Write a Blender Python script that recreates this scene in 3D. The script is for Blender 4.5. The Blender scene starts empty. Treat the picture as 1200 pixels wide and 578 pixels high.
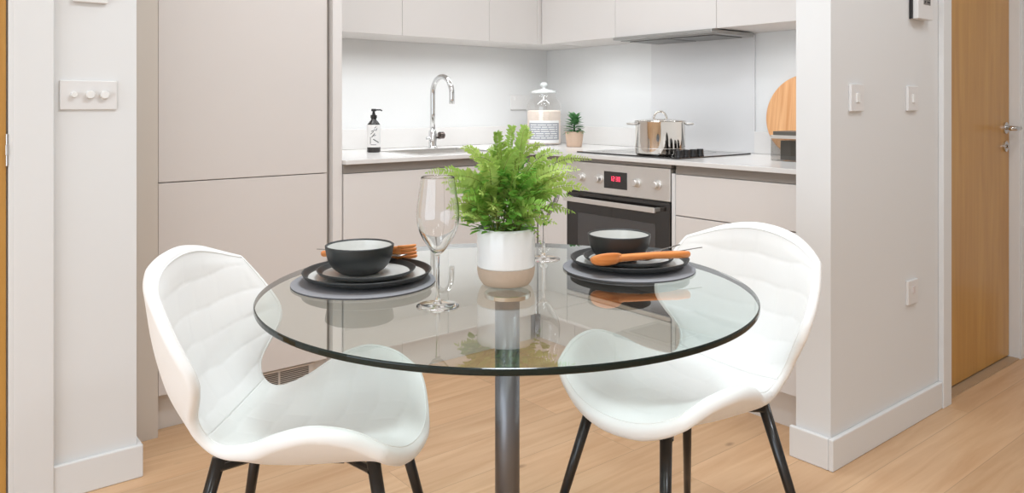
import bpy, bmesh, math, random
import numpy as np
from mathutils import Vector, Matrix
random.seed(7)
PI = math.pi
C = bpy.context.scene.collection
sc = bpy.context.scene

# ------------------------------------------------------------------ camera frame
F, CX, HY, H = 897.0, 600.0, 123.0, 1.14
VW = (0.6286, 0.7777)          # forward
RT = (0.7777, -0.6286)         # right
def PX(px, d):
    """ground position seen in column px at depth d (metres)"""
    l = (px - CX) / F * d
    return (d * VW[0] + l * RT[0], d * VW[1] + l * RT[1])
def LD(lat, d):
    return (d * VW[0] + lat * RT[0], d * VW[1] + lat * RT[1])

cam = bpy.data.cameras.new('camera'); co = bpy.data.objects.new('camera', cam); C.objects.link(co)
cam.sensor_width = 36.0; cam.lens = F / 1200 * 36.0; cam.sensor_fit = 'HORIZONTAL'
cam.shift_y = -(289 - HY) / 1200.0
cam.clip_start = 0.02
co.location = (0, 0, H)
co.rotation_euler = (PI / 2, 0, math.atan2(VW[1], VW[0]) - PI / 2)
sc.camera = co

# ------------------------------------------------------------------ materials
def lin(c):
    return tuple(((x / 255) / 12.92 if x / 255 <= 0.04045 else ((x / 255 + 0.055) / 1.055) ** 2.4) for x in c) + (1,)
def mat(name, col, rough=0.5, metal=0.0, noise=0.0, nscale=8.0, bump=0.0, bscale=200.0, coat=0.0, spec=0.5, emit=None, estr=0, sheen=0.0):
    m = bpy.data.materials.new(name); m.use_nodes = True
    nt = m.node_tree; b = nt.nodes['Principled BSDF']
    b.inputs['Base Color'].default_value = lin(col)
    b.inputs['Roughness'].default_value = rough
    b.inputs['Metallic'].default_value = metal
    b.inputs['Coat Weight'].default_value = coat
    b.inputs['Coat Roughness'].default_value = 0.08
    b.inputs['Specular IOR Level'].default_value = spec
    b.inputs['Sheen Weight'].default_value = sheen
    if emit:
        b.inputs['Emission Color'].default_value = lin(emit); b.inputs['Emission Strength'].default_value = estr
    tc = nt.nodes.new('ShaderNodeTexCoord')
    if noise:
        n = nt.nodes.new('ShaderNodeTexNoise'); n.inputs['Scale'].default_value = nscale; n.inputs['Detail'].default_value = 4
        nt.links.new(tc.outputs['Object'], n.inputs['Vector'])
        mr = nt.nodes.new('ShaderNodeMapRange'); mr.inputs[3].default_value = 1 - noise; mr.inputs[4].default_value = 1 + noise
        nt.links.new(n.outputs['Fac'], mr.inputs[0])
        mx = nt.nodes.new('ShaderNodeVectorMath'); mx.operation = 'SCALE'
        mx.inputs[0].default_value = lin(col)[:3]
        nt.links.new(mr.outputs[0], mx.inputs['Scale'])
        nt.links.new(mx.outputs[0], b.inputs['Base Color'])
    if bump:
        n2 = nt.nodes.new('ShaderNodeTexNoise'); n2.inputs['Scale'].default_value = bscale; n2.inputs['Detail'].default_value = 3
        nt.links.new(tc.outputs['Object'], n2.inputs['Vector'])
        bp = nt.nodes.new('ShaderNodeBump'); bp.inputs['Strength'].default_value = bump; bp.inputs['Distance'].default_value = 0.002
        nt.links.new(n2.outputs['Fac'], bp.inputs['Height']); nt.links.new(bp.outputs[0], b.inputs['Normal'])
    return m

def wood_mat(name, c1, c2, axis='x', scale=1.0, rough=0.45, coat=0.0, planks=False):
    m = bpy.data.materials.new(name); m.use_nodes = True
    nt = m.node_tree; b = nt.nodes['Principled BSDF']; N = nt.nodes.new; L = nt.links.new
    b.inputs['Roughness'].default_value = rough; b.inputs['Coat Weight'].default_value = coat
    tc = N('ShaderNodeTexCoord')
    mp = N('ShaderNodeMapping')
    s = {'x': (1.2, 14, 14), 'y': (14, 1.2, 14), 'z': (14, 14, 1.2)}[axis]
    mp.inputs['Scale'].default_value = tuple(v * scale for v in s)
    n = N('ShaderNodeTexNoise'); n.inputs['Scale'].default_value = 2.0; n.inputs['Detail'].default_value = 6; n.inputs['Distortion'].default_value = 0.6
    cr = N('ShaderNodeValToRGB'); cr.color_ramp.elements[0].color = lin(c1); cr.color_ramp.elements[1].color = lin(c2)
    cr.color_ramp.elements[0].position = 0.3; cr.color_ramp.elements[1].position = 0.72
    out = cr.outputs[0]
    if planks:
        br = N('ShaderNodeTexBrick'); br.offset = 0.37; br.squash = 1.0
        br.inputs['Scale'].default_value = 1.0
        br.inputs['Brick Width'].default_value = 1.9; br.inputs['Row Height'].default_value = 0.19
        br.inputs['Mortar Size'].default_value = 0.0012; br.inputs['Mortar Smooth'].default_value = 0.4
        br.inputs['Color1'].default_value = (0, 0, 0, 1); br.inputs['Color2'].default_value = (1, 1, 1, 1)
        br.inputs['Mortar'].default_value = (0.5, 0.5, 0.5, 1)
        L(tc.outputs['Object'], br.inputs['Vector'])
        # shift the grain board by board
        sc_ = N('ShaderNodeVectorMath'); sc_.operation = 'SCALE'; sc_.inputs['Scale'].default_value = 7.0
        L(br.outputs['Color'], sc_.inputs[0])
        ad = N('ShaderNodeVectorMath'); ad.operation = 'ADD'
        L(tc.outputs['Object'], ad.inputs[0]); L(sc_.outputs[0], ad.inputs[1])
        L(ad.outputs[0], mp.inputs['Vector'])
        # board tone
        bw = N('ShaderNodeSeparateColor'); L(br.outputs['Color'], bw.inputs[0])
        mr = N('ShaderNodeMapRange'); mr.inputs[3].default_value = 0.93; mr.inputs[4].default_value = 1.06
        L(bw.outputs[0], mr.inputs[0])
        v1 = N('ShaderNodeVectorMath'); v1.operation = 'SCALE'; L(cr.outputs[0], v1.inputs[0]); L(mr.outputs[0], v1.inputs['Scale'])
        # joints a little darker
        mj = N('ShaderNodeMix'); mj.data_type = 'RGBA'; mj.blend_type = 'MIX'
        mj.inputs[7].default_value = lin((150, 120, 96))
        jm = N('ShaderNodeMath'); jm.operation = 'MULTIPLY'; jm.inputs[1].default_value = 0.6
        L(br.outputs['Fac'], jm.inputs[0]); L(jm.outputs[0], mj.inputs[0]); L(v1.outputs[0], mj.inputs[6])
        # knots
        kn = N('ShaderNodeTexVoronoi'); kn.inputs['Scale'].default_value = 2.6
        kmp = N('ShaderNodeMapping'); kmp.inputs['Scale'].default_value = (0.8, 1.5, 1)
        L(ad.outputs[0], kmp.inputs[0]); L(kmp.outputs[0], kn.inputs['Vector'])
        kr = N('ShaderNodeMapRange'); kr.inputs[1].default_value = 0.012; kr.inputs[2].default_value = 0.055; kr.inputs[3].default_value = 0.55; kr.inputs[4].default_value = 0.0
        L(kn.outputs['Distance'], kr.inputs[0])
        mk = N('ShaderNodeMix'); mk.data_type = 'RGBA'; mk.inputs[7].default_value = lin((120, 84, 58))
        L(kr.outputs[0], mk.inputs[0]); L(mj.outputs[2], mk.inputs[6])
        out = mk.outputs[2]
    else:
        L(tc.outputs['Object'], mp.inputs['Vector'])
    L(mp.outputs[0], n.inputs['Vector']); L(n.outputs['Fac'], cr.inputs[0])
    L(out, b.inputs['Base Color'])
    return m

def sheet_glass(name, tint, both=True):
    """thin clear glass: transparent body with a Schlick reflection"""
    m = bpy.data.materials.new(name); m.use_nodes = True
    nt = m.node_tree; nt.nodes.clear(); N = nt.nodes.new; L = nt.links.new
    o = N('ShaderNodeOutputMaterial'); t = N('ShaderNodeBsdfTransparent'); t.inputs[0].default_value = tint + (1,)
    if both:
        g = N('ShaderNodeBsdfGlossy'); g.inputs['Roughness'].default_value = 0.0; g.inputs['Color'].default_value = (1, 1, 1, 1)
        geo = N('ShaderNodeNewGeometry')
        dt = N('ShaderNodeVectorMath'); dt.operation = 'DOT_PRODUCT'
        L(geo.outputs['Normal'], dt.inputs[0]); L(geo.outputs['Incoming'], dt.inputs[1])
        ab = N('ShaderNodeMath'); ab.operation = 'ABSOLUTE'; L(dt.outputs['Value'], ab.inputs[0])
        om = N('ShaderNodeMath'); om.operation = 'SUBTRACT'; om.inputs[0].default_value = 1; L(ab.outputs[0], om.inputs[1])
        pw = N('ShaderNodeMath'); pw.operation = 'POWER'; L(om.outputs[0], pw.inputs[0]); pw.inputs[1].default_value = 5
        ma = N('ShaderNodeMath'); ma.operation = 'MULTIPLY_ADD'; L(pw.outputs[0], ma.inputs[0]); ma.inputs[1].default_value = 1.30; ma.inputs[2].default_value = 0.075; ma.use_clamp = True
        mx = N('ShaderNodeMixShader'); L(ma.outputs[0], mx.inputs[0]); L(t.outputs[0], mx.inputs[1]); L(g.outputs[0], mx.inputs[2])
        L(mx.outputs[0], o.inputs[0])
    else:
        L(t.outputs[0], o.inputs[0])
    return m

def clear_glass(name, col=(1, 1, 1), rough=0.0, ior=1.48):
    m = bpy.data.materials.new(name); m.use_nodes = True
    b = m.node_tree.nodes['Principled BSDF']
    b.inputs['Base Color'].default_value = col + (1,); b.inputs['Roughness'].default_value = rough
    b.inputs['Transmission Weight'].default_value = 1.0; b.inputs['IOR'].default_value = ior
    return m

M = {}
M['wall'] = mat('wall_paint', (221, 221, 220), 0.85, bump=0.05, bscale=300)
M['ceiling'] = mat('ceiling_paint', (240, 239, 236), 0.9)
M['trim'] = mat('trim_paint', (222, 222, 221), 0.45)
M['floor'] = wood_mat('oak_floor', (197, 156, 117), (215, 179, 141), 'x', 1.0, 0.42, planks=True)
M['door'] = wood_mat('oak_veneer', (178, 128, 58), (194, 146, 74), 'z', 0.8, 0.34, coat=0.12)
M['cab'] = mat('cabinet_lacquer', (219, 214, 210), 0.5, noise=0.01)
M['cabshaded'] = mat('cabinet_lacquer_shaded', (212, 205, 200), 0.5, noise=0.01)  # same lacquer, the weaker light on the tall doors put into its colour
M['cabside'] = mat('cabinet_side', (202, 192, 181), 0.55)
M['channel'] = mat('handle_channel', (138, 131, 124), 0.4)
M['plinth'] = mat('plinth_board', (212, 205, 198), 0.5)
M['quartz'] = mat('white_quartz', (222, 219, 216), 0.22, noise=0.015, nscale=60)
M['splash'] = mat('splash_panel', (214, 213, 213), 0.12, spec=0.5)
M['steel'] = mat('brushed_steel', (222, 219, 215), 0.4, 0.85, noise=0.03, nscale=40)
M['chrome'] = mat('chrome', (214, 214, 214), 0.08, 1.0)
M['cutlery'] = mat('cutlery_steel', (150, 146, 142), 0.22, 1.0)
M['panst'] = mat('polished_steel', (220, 216, 210), 0.06, 1.0)
M['post'] = mat('satin_post', (118, 118, 121), 0.36, 0.85)
M['hoodgrey'] = mat('hood_grey', (168, 167, 164), 0.4, 0.6)
M['darkgap'] = mat('dark_gap', (70, 62, 54), 0.8)
M['black'] = mat('black_gloss_glass', (30, 27, 26), 0.08, coat=0.5)
M['ovenwin'] = mat('oven_window_glass', (66, 64, 64), 0.1, coat=0.5)
M['blackpl'] = mat('black_plastic', (32, 30, 30), 0.35)
M['blackmet'] = mat('black_powdercoat', (22, 21, 21), 0.28, coat=0.3)
M['grille'] = mat('grille_grey', (92, 87, 80), 0.5)
M['plate'] = mat('switch_plate', (222, 220, 218), 0.3)
M['plateshade'] = mat('switch_rocker', (230, 229, 226), 0.25)
M['lcd'] = mat('lcd_grey', (120, 116, 110), 0.3)
M['vinyl'] = mat('white_leatherette', (241, 241, 239), 0.5, bump=0.12, bscale=900, sheen=0.1)
M['piping'] = mat('white_piping', (243, 243, 241), 0.45)
M['stone_out'] = mat('matte_black_stoneware', (40, 42, 42), 0.42, noise=0.08, nscale=60)
M['stone_in'] = mat('pale_glaze', (212, 212, 208), 0.22)
M['felt'] = mat('grey_felt', (146, 146, 150), 0.95, noise=0.07, nscale=250, bump=0.5, bscale=600)
M['feltedge'] = mat('felt_edge', (78, 78, 82), 0.95)
M['potw'] = mat('white_glaze', (236, 237, 238), 0.16, coat=0.3)
M['pott'] = mat('bare_clay', (188, 168, 150), 0.8, noise=0.05, nscale=80)
M['soil'] = mat('soil', (58, 44, 32), 0.95, noise=0.2, nscale=100)
M['orange'] = wood_mat('orange_wood', (216, 124, 58), (238, 158, 90), 'x', 3.0, 0.4, coat=0.15)
M['board'] = wood_mat('chopping_board_wood', (196, 138, 88), (222, 172, 124), 'z', 2.2, 0.45)
M['terra'] = mat('pale_clay_pot', (206, 178, 156), 0.75, noise=0.04, nscale=60)
M['tabletop'] = sheet_glass('table_glass_top', (0.855, 0.925, 0.895))
M['tablebot'] = sheet_glass('table_glass_bottom', (0.975, 0.985, 0.98), both=False)
M['tableedge'] = mat('table_glass_edge', (20, 32, 28), 0.12, spec=0.35)
M['wine'] = clear_glass('wine_glass_crystal')
M['jar'] = sheet_glass('jar_glass', (0.965, 0.955, 0.945))
M['pasta'] = mat('jar_contents', (236, 222, 210), 0.8, noise=0.08, nscale=60)
M['label'] = mat('white_label', (236, 234, 232), 0.5)
M['greylabel'] = mat('grey_label', (158, 160, 166), 0.6)
M['ink'] = mat('label_ink', (58, 56, 62), 0.6)
M['red'] = mat('red_display', (190, 50, 70), 0.4, emit=(230, 60, 90), estr=2.0)
M['canister'] = mat('dark_canister', (72, 70, 64), 0.3, coat=0.2)
M['bottle'] = mat('black_bottle', (46, 42, 40), 0.25)

def leaf_mat(name, a, b_):
    m = bpy.data.materials.new(name); m.use_nodes = True
    nt = m.node_tree; b = nt.nodes['Principled BSDF']; N = nt.nodes.new; L = nt.links.new
    b.inputs['Roughness'].default_value = 0.5
    b.inputs['Subsurface Weight'].default_value = 0.0
    oi = N('ShaderNodeObjectInfo'); tc = N('ShaderNodeTexCoord'); n = N('ShaderNodeTexNoise'); n.inputs['Scale'].default_value = 18
    L(tc.outputs['Object'], n.inputs['Vector'])
    ad = N('ShaderNodeMath'); ad.operation = 'MULTIPLY_ADD'; L(n.outputs['Fac'], ad.inputs[0]); ad.inputs[1].default_value = 0.7
    r2 = N('ShaderNodeMath'); r2.operation = 'MULTIPLY_ADD'; L(oi.outputs['Random'], r2.inputs[0]); r2.inputs[1].default_value = 0.6; r2.inputs[2].default_value = -0.15
    L(r2.outputs[0], ad.inputs[2])
    cr = N('ShaderNodeValToRGB'); cr.color_ramp.elements[0].color = lin(a); cr.color_ramp.elements[1].color = lin(b_)
    L(ad.outputs[0], cr.inputs[0]); L(cr.outputs[0], b.inputs['Base Color'])
    # light through the leaf
    tr = N('ShaderNodeBsdfTranslucent'); L(cr.outputs[0], tr.inputs[0])
    mx = N('ShaderNodeMixShader'); mx.inputs[0].default_value = 0.35
    L(b.outputs[0], mx.inputs[1]); L(tr.outputs[0], mx.inputs[2]); L(mx.outputs[0], nt.nodes['Material Output'].inputs[0])
    return m
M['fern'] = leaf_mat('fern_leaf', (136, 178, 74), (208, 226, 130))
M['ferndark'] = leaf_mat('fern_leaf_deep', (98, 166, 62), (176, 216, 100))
M['stemg'] = mat('fern_rachis', (128, 140, 64), 0.6)
M['succ'] = leaf_mat('succulent_leaf', (58, 116, 66), (150, 190, 136))

# ------------------------------------------------------------------ helpers
def tag(o, label=None, cat=None, group=None, kind=None):
    if label: o['label'] = label
    if cat: o['category'] = cat
    if group: o['group'] = group
    if kind: o['kind'] = kind
    return o
def empty(name, loc, label, cat, group=None, rz=0.0):
    o = bpy.data.objects.new(name, None); C.objects.link(o); o.empty_display_size = 0.05
    o.location = loc; o.rotation_euler = (0, 0, rz)
    return tag(o, label, cat, group)
def link(name, me, mats, parent=None, smooth=False, bevel=0.0, loc=None, rot=None, world=True, seg=2):
    """world=True: mesh coordinates are world coordinates even under a parent Empty"""
    o = bpy.data.objects.new(name, me); C.objects.link(o)
    if not isinstance(mats, (list, tuple)): mats = [mats]
    for m in mats: me.materials.append(m)
    if smooth:
        for p in me.polygons: p.use_smooth = True
    if loc is not None: o.location = loc
    if rot is not None: o.rotation_euler = rot
    if parent is not None:
        o.parent = parent
        if world:
            mw = Matrix.Translation(root_loc(parent)) @ Matrix.Rotation(root_rz(parent), 4, 'Z')
            me.transform(mw.inverted())
    if bevel:
        bv = o.modifiers.new('bevel', 'BEVEL'); bv.width = bevel; bv.segments = seg; bv.limit_method = 'ANGLE'; bv.angle_limit = 0.7
        bv.harden_normals = False
    return o
def root_loc(o):
    v = Vector((0, 0, 0))
    while o is not None:
        v += Vector(o.location); o = o.parent
    return v
def root_rz(o):
    a = 0
    while o is not None:
        a += o.rotation_euler[2]; o = o.parent
    return a
def me_of(bm, name='m'):
    bmesh.ops.recalc_face_normals(bm, faces=bm.faces)
    me = bpy.data.meshes.new(name); bm.to_mesh(me); bm.free(); return me
def box(bm, x0, x1, y0, y1, z0, z1):
    vs = [bm.verts.new((x, y, z)) for x in (x0, x1) for y in (y0, y1) for z in (z0, z1)]
    for f in ((0, 1, 3, 2), (4, 6, 7, 5), (0, 4, 5, 1), (2, 3, 7, 6), (0, 2, 6, 4), (1, 5, 7, 3)):
        bm.faces.new([vs[i] for i in f])
def boxes(lst):
    bm = bmesh.new()
    for b in lst: box(bm, *b)
    return me_of(bm)
def obox(name, b, m, parent=None, bevel=0.0015, **k):
    bl = [b] if not isinstance(b[0], (tuple, list)) else b
    return link(name, boxes(bl), m, parent, bevel=bevel, **k)
def lathe(profile, segs=64, c=(0, 0, 0), matfn=None, cap=True):
    """profile: list of (r, z)"""
    bm = bmesh.new(); rings = []
    for (r, z) in profile:
        if r < 1e-6:
            rings.append([bm.verts.new((c[0], c[1], c[2] + z))])
        else:
            rings.append([bm.verts.new((c[0] + r * math.cos(2 * PI * i / segs), c[1] + r * math.sin(2 * PI * i / segs), c[2] + z)) for i in range(segs)])
    for k in range(len(rings) - 1):
        a, b = rings[k], rings[k + 1]
        for i in range(segs):
            j = (i + 1) % segs
            if len(a) == 1 and len(b) == 1: continue
            if len(a) == 1: f = bm.faces.new((a[0], b[i], b[j]))
            elif len(b) == 1: f = bm.faces.new((a[i], b[0], a[j]))
            else: f = bm.faces.new((a[i], b[i], b[j], a[j]))
            if matfn: f.material_index = matfn(k)
    return me_of(bm)
def smoothprof(pts, n=6):
    """Catmull-Rom through points"""
    out = []
    P = [pts[0]] + list(pts) + [pts[-1]]
    for i in range(1, len(P) - 2):
        p0, p1, p2, p3 = [np.array(P[k], float) for k in (i - 1, i, i + 1, i + 2)]
        for s in range(n):
            t = s / n
            out.append(tuple(0.5 * ((2 * p1) + (-p0 + p2) * t + (2 * p0 - 5 * p1 + 4 * p2 - p3) * t * t + (-p0 + 3 * p1 - 3 * p2 + p3) * t ** 3)))
    out.append(tuple(pts[-1]))
    return out
def tube_bm(bm, pts, rad, segs=12, flat=None):
    pts = [Vector(p) for p in pts]; n = len(pts)
    rads = rad if isinstance(rad, (list, tuple)) else [rad] * n
    rings = []; up = None
    for i, p in enumerate(pts):
        t = (pts[min(i + 1, n - 1)] - pts[max(i - 1, 0)]).normalized()
        if up is None:
            up = Vector((0, 0, 1)) if abs(t.z) < 0.9 else Vector((1, 0, 0))
        a = t.cross(up).normalized(); b = a.cross(t).normalized(); up = b
        fl = flat if flat else 1.0
        rings.append([bm.verts.new(p + (a * math.cos(2 * PI * k / segs) + b * math.sin(2 * PI * k / segs) * fl) * rads[i]) for k in range(segs)])
    for i in range(n - 1):
        for k in range(segs):
            j = (k + 1) % segs
            bm.faces.new((rings[i][k], rings[i][j], rings[i + 1][j], rings[i + 1][k]))
    bm.faces.new(rings[0][::-1]); bm.faces.new(rings[-1])
def tube(pts, rad, segs=12, flat=None):
    bm = bmesh.new(); tube_bm(bm, pts, rad, segs, flat); return me_of(bm)
def xform(me, mtx):
    me.transform(mtx); return me
def struct(name, lst, m, bevel=0.0):
    o = obox(name, lst, m, bevel=bevel); o['kind'] = 'structure'; return o

# ------------------------------------------------------------------ the room shell
X_W, Y_S, CEIL = -2.6, -2.6, 2.4
YL = 2.55          # left wall face
YB = 3.43          # wall behind the sink
XR = 3.04          # wall behind the hob
YH0, YH1 = 1.234, 1.352     # hall partition faces
struct('floor', [(X_W - .1, 5.3, Y_S - .1, 3.6, -.08, 0)], M['floor'])
struct('ceiling', [(X_W - .1, 5.3, Y_S - .1, 3.6, CEIL, CEIL + .08)], M['ceiling'])
struct('wall_left', [(X_W, -0.62, YL, 3.60, 0, CEIL), (-0.62, 0.24, YL, 3.60, 2.06, CEIL), (0.24, 0.58, YL, 3.60, 0, CEIL), (-0.62, 0.24, 3.5, 3.6, 0, 2.06)], M['wall'])
struct('wall_back', [(0.58, XR + .1, YB, YB + .1, 0, CEIL)], M['wall'])
struct('wall_right', [(XR, XR + .1, YH1, YB, 0, CEIL)], M['wall'])
struct('wall_hall', [(2.278, 3.134, YH0, YH1, 0, CEIL), (3.134, 3.925, YH0, YH1, 2.06, CEIL), (3.925, 5.2, YH0, YH1, 0, CEIL), (3.134, 3.925, YH1 + .02, YH1 + .06, 0, 2.06)], M['wall'])
struct('wall_end', [(5.2, 5.3, Y_S, YH1, 0, CEIL)], M['wall'])
struct('wall_rear', [(X_W - .1, 5.3, Y_S - .1, Y_S, 0, CEIL)], M['wall'])
struct('wall_window', [(X_W - .1, X_W, Y_S, -1.9, 0, CEIL), (X_W - .1, X_W, 2.2, 3.6, 0, CEIL), (X_W - .1, X_W, -1.9, 2.2, 2.25, CEIL), (X_W - .1, X_W, -1.9, 2.2, 0, 0.12)], M['wall'])
fr = struct('window_1', [(X_W - .08, X_W - .02, y0, y1, z0, z1) for (y0, y1, z0, z1) in
     [(-1.9, 2.2, .12, .18), (-1.9, 2.2, 2.19, 2.25), (-1.9, -1.84, .18, 2.19), (2.14, 2.2, .18, 2.19), (-0.56, -0.5, .18, 2.19), (0.8, 0.86, .18, 2.19)]], M['trim'], bevel=.003)

def skirting(name, lst):
    return struct(name, lst, M['trim'], bevel=0.004)
BH, BT = 0.10, 0.016
skirting('baseboard_left', [(0.356, 0.58 + BT, YL - BT, YL, 0, BH), (0.58, 0.58 + BT, YL, 2.795, 0, BH)])
skirting('baseboard_right', [(2.278 - BT, 3.062, YH0 - BT, YH0, 0, BH), (2.278 - BT, 2.278, YH0, YH1 + BT, 0, BH)])
skirting('baseboard_hall', [(4.0, 5.2, YH0 - BT, YH0, 0, BH)])
# left doorway
struct('trim_1', [(0.258, 0.358, YL - .022, YL, 0, 2.12), (-0.72, -0.62, YL - .022, YL, 0, 2.12), (-0.62, 0.258, YL - .022, YL, 2.03, 2.12), (0.248, 0.262, YL - .022, YL + .09, 0, 2.05)], M['trim'], bevel=.003)
d1 = struct('door_1', [(-0.60, 0.2435, YL - .016, YL + .036, 0.008, 2.04)], M['door'], bevel=.002)
h = obox('hinge', [(0.2415, 0.2485, YL - .026, YL - .015, 1.00, 1.03), (0.2425, 0.2475, YL - .024, YL - .012, 0.97, 1.06)], M['chrome'], d1, .001, world=False)
tag(h, 'small steel hinge')
# hall doorway
struct('trim_2', [(3.062, 3.134, YH0 - .020, YH0, 0, 2.12), (3.925, 3.998, YH0 - .004, YH0, 0, 2.12), (3.134, 3.925, YH0 - .020, YH0, 2.04, 2.12),
                  (3.120, 3.134, YH0, YH1, 0, 2.06), (3.917, 3.925, YH0, YH1, 0, 2.06)], M['trim'], bevel=.002)
d2 = struct('door_2', [(3.137, 3.915, 1.276, 1.320, 0.012, 2.04)], M['door'], bevel=.002)
struct('trim_3', [(3.134, 3.917, 1.236, 1.34, 0.0, 0.006)], mat('threshold_oak', (176, 148, 118), .5))
# lever handle
hx = 3.862
hb = bmesh.new()
for zz in (1.035, 0.955):
    pass
rose = lathe([(0, 0), (0.026, 0), (0.026, .008), (.022, .010), (0, .010)], 32)
xform(rose, Matrix.Translation((hx, 1.276, 1.037)) @ Matrix.Rotation(PI / 2, 4, 'X'))
hr = link('handle_rose', rose, M['chrome'], d2, smooth=False, world=False)
lv = tube([(hx, 1.272, 1.037), (hx, 1.235, 1.037), (hx, 1.222, 1.037), (hx - .012, 1.214, 1.037), (hx - .04, 1.212, 1.037), (hx - .12, 1.212, 1.037)], [.010, .010, .010, .010, .0095, .009], 14)
tag(link('handle', lv, M['chrome'], d2, smooth=True, world=False), 'chrome lever handle')
esc = lathe([(0, 0), (0.024, 0), (0.024, .008), (.020, .010), (.009, .010), (.008, .016), (0, .016)], 32)
xform(esc, Matrix.Translation((hx, 1.276, 0.955)) @ Matrix.Rotation(PI / 2, 4, 'X'))
tag(link('thumb_turn', esc, M['chrome'], d2, world=False), 'round chrome thumb turn')

# ------------------------------------------------------------------ tall fridge cabinet
T0, T1, TY = 0.708, 1.336, 2.82
tc_ = empty('tall_cabinet', (1.0, 3.1, 0), 'tall greige built-in fridge cabinet with two doors, left of the sink', 'cabinet')
obox('carcass', (T0 + .002, T1 + .014, TY + .022, YB - .002, 0.13, 2.26), M['cabside'], tc_, .001)
obox('door', (T0 + .003, T1, TY, TY + .020, 0.872, 2.25), M['cabshaded'], tc_, .0012)
obox('door', (T0 + .003, T1, TY, TY + .020, 0.134, 0.8685), M['cabshaded'], tc_, .0012)
tag(obox('end_panel', (0.60, 0.705, 2.80, 3.42, 0, 2.26), M['cabside'], tc_, .001), 'darker greige side panel beside the white wall')
tag(obox('end_panel', (1.3525, 1.392, 2.800, 3.42, 0, 2.26), M['cab'], tc_, .001), 'pale side panel between fridge doors and worktop')
obox('plinth', (0.706, 1.352, 2.87, 2.885, 0.0, 0.128), M['plinth'], tc_, .001)
# vent grille in the plinth
g = obox('vent_grille', [(0.86, 1.30, 2.862, 2.869, 0.108, 0.116), (0.86, 1.30, 2.862, 2.869, 0.018, 0.026), (0.86, 0.868, 2.862, 2.869, 0.026, 0.108), (1.28, 1.30, 2.862, 2.869, 0.026, 0.108), (1.155, 1.162, 2.860, 2.869, 0.026, 0.108)], M['plinth'], tc_, .0008)
tag(g, 'slatted plastic vent grille in the plinth')
obox('grille_slats', [(0.868, 1.28, 2.8645, 2.8665, 0.029 + k * .0072, 0.0312 + k * .0072) for k in range(11)], M['plinth'], g, 0, world=True)
obox('grille_back', (0.868, 1.28, 2.8672, 2.8696, 0.026, 0.108), M['grille'], g, 0)

# ------------------------------------------------------------------ base units
ZT, ZB = 0.920, 0.902
FY, FX = 2.77, 2.395        # worktop fronts (sink run / hob run)
DY, DX = FY + .02, FX + .02  # door fronts
def base_sink(x0, x1, label, shelf=False):
    r = empty('base_cabinet', ((x0 + x1) / 2, 3.1, 0), label, 'cabinet')
    obox('carcass', (x0 + .001, x1 - .001, DY + .022, YB - .005, 0.13, 0.70), M['cabside'], r, .001)
    obox('handle_channel', (x0, x1, DY + .004, DY + .03, 0.866, ZB - .001), M['channel'], r, .001)
    obox('door', (x0 + .0015, x1 - .0015, DY, DY + .020, 0.135, 0.864), M['cab'], r, .0012)
    obox('plinth', (x0, x1, DY + .05, DY + .065, 0, 0.128), M['plinth'], r, .0005)
    return r
base_sink(1.394, 1.895, 'pale handleless base cabinet under the worktop, first beside the fridge cabinet')
base_sink(1.895, 2.413, 'pale handleless base cabinet under the sink, next to the inner corner')
# corner post between sink run and oven
cp = empty('corner_filler', (2.55, 2.70, 0), 'narrow pale filler panel left of the built-in oven at the inner corner', 'panel')
obox('panel', (DX, DX + .02, 2.586, DY - .002, 0.135, 0.864), M['cab'], cp, .001)
obox('handle_channel', (DX + .004, DX + .03, 2.586, DY - .002, 0.866, ZB - .001), M['channel'], cp, .0005)
obox('plinth', (DX + .05, DX + .065, 2.586, DY + .04, 0, 0.128), M['plinth'], cp, .0005)
obox('carcass', (DX + .022, XR - .005, 2.586, 2.788, 0.13, 0.70), M['cabside'], cp, .0005)
# drawer unit right of the oven
du = empty('drawer_cabinet', (2.7, 1.66, 0), 'pale handleless drawer cabinet between the oven and the white wall end', 'cabinet')
obox('carcass', (DX + .022, XR - .004, YH1 + .004, 1.973, 0.13, 0.88), M['cabside'], du, .0005)
obox('handle_channel', (DX + .004, DX + .0215, YH1 + .004, 1.955, 0.866, ZB - .001), M['channel'], du, .0005)
tag(obox('side_edge', (DX + .001, DX + .0215, 1.957, 1.975, 0.135, 0.866), M['trim'], du, .0008), 'pale vertical strip beside the oven')
obox('drawer', (DX, DX + .020, YH1 + .006, 1.954, 0.703, 0.864), M['cab'], du, .0012)
obox('drawer', (DX, DX + .020, YH1 + .006, 1.954, 0.420, 0.699), M['cab'], du, .0012)
obox('drawer', (DX, DX + .020, YH1 + .006, 1.954, 0.135, 0.416), M['cab'], du, .0012)
obox('plinth', (DX + .05, DX + .065, YH1 + .002, 1.98, 0, 0.128), M['plinth'], du, .0005)

# ------------------------------------------------------------------ oven
ov = empty('built_in_oven', (2.7, 2.28, 0.28), 'stainless and black built-in single oven under the hob with a red clock display', 'oven')
O0, O1 = 1.980, 2.582
obox('oven_body', (DX + .03, XR - .03, O0 + .012, O1 - .012, 0.284, 0.885), M['steel'], ov, .001)
obox('control_panel', (DX - .003, DX + .028, O0, O1, 0.752, 0.884), M['steel'], ov, .002)
tag(obox('oven_door', (DX - .004, DX + .028, O0, O1, 0.292, 0.748), M['black'], ov, .003), 'black glass oven door')
od = ov.children[-1] if False else [o for o in C.objects if o.name.startswith('oven_door')][0]
obox('door_window', (DX - .0052, DX - .003, O0 + .075, O1 - .075, 0.37, 0.655), M['ovenwin'], od, .0008)
def ovy(px, x): # Y on plane X=x for column px
    q = (px - CX) / F
    return x * (RT[0] + RT[1] * q) / (VW[0] - RT[1] * 0 + VW[1] * q) if False else x * (0.7777 - 0.6286 * q) / (0.6286 + 0.7777 * q)
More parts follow.
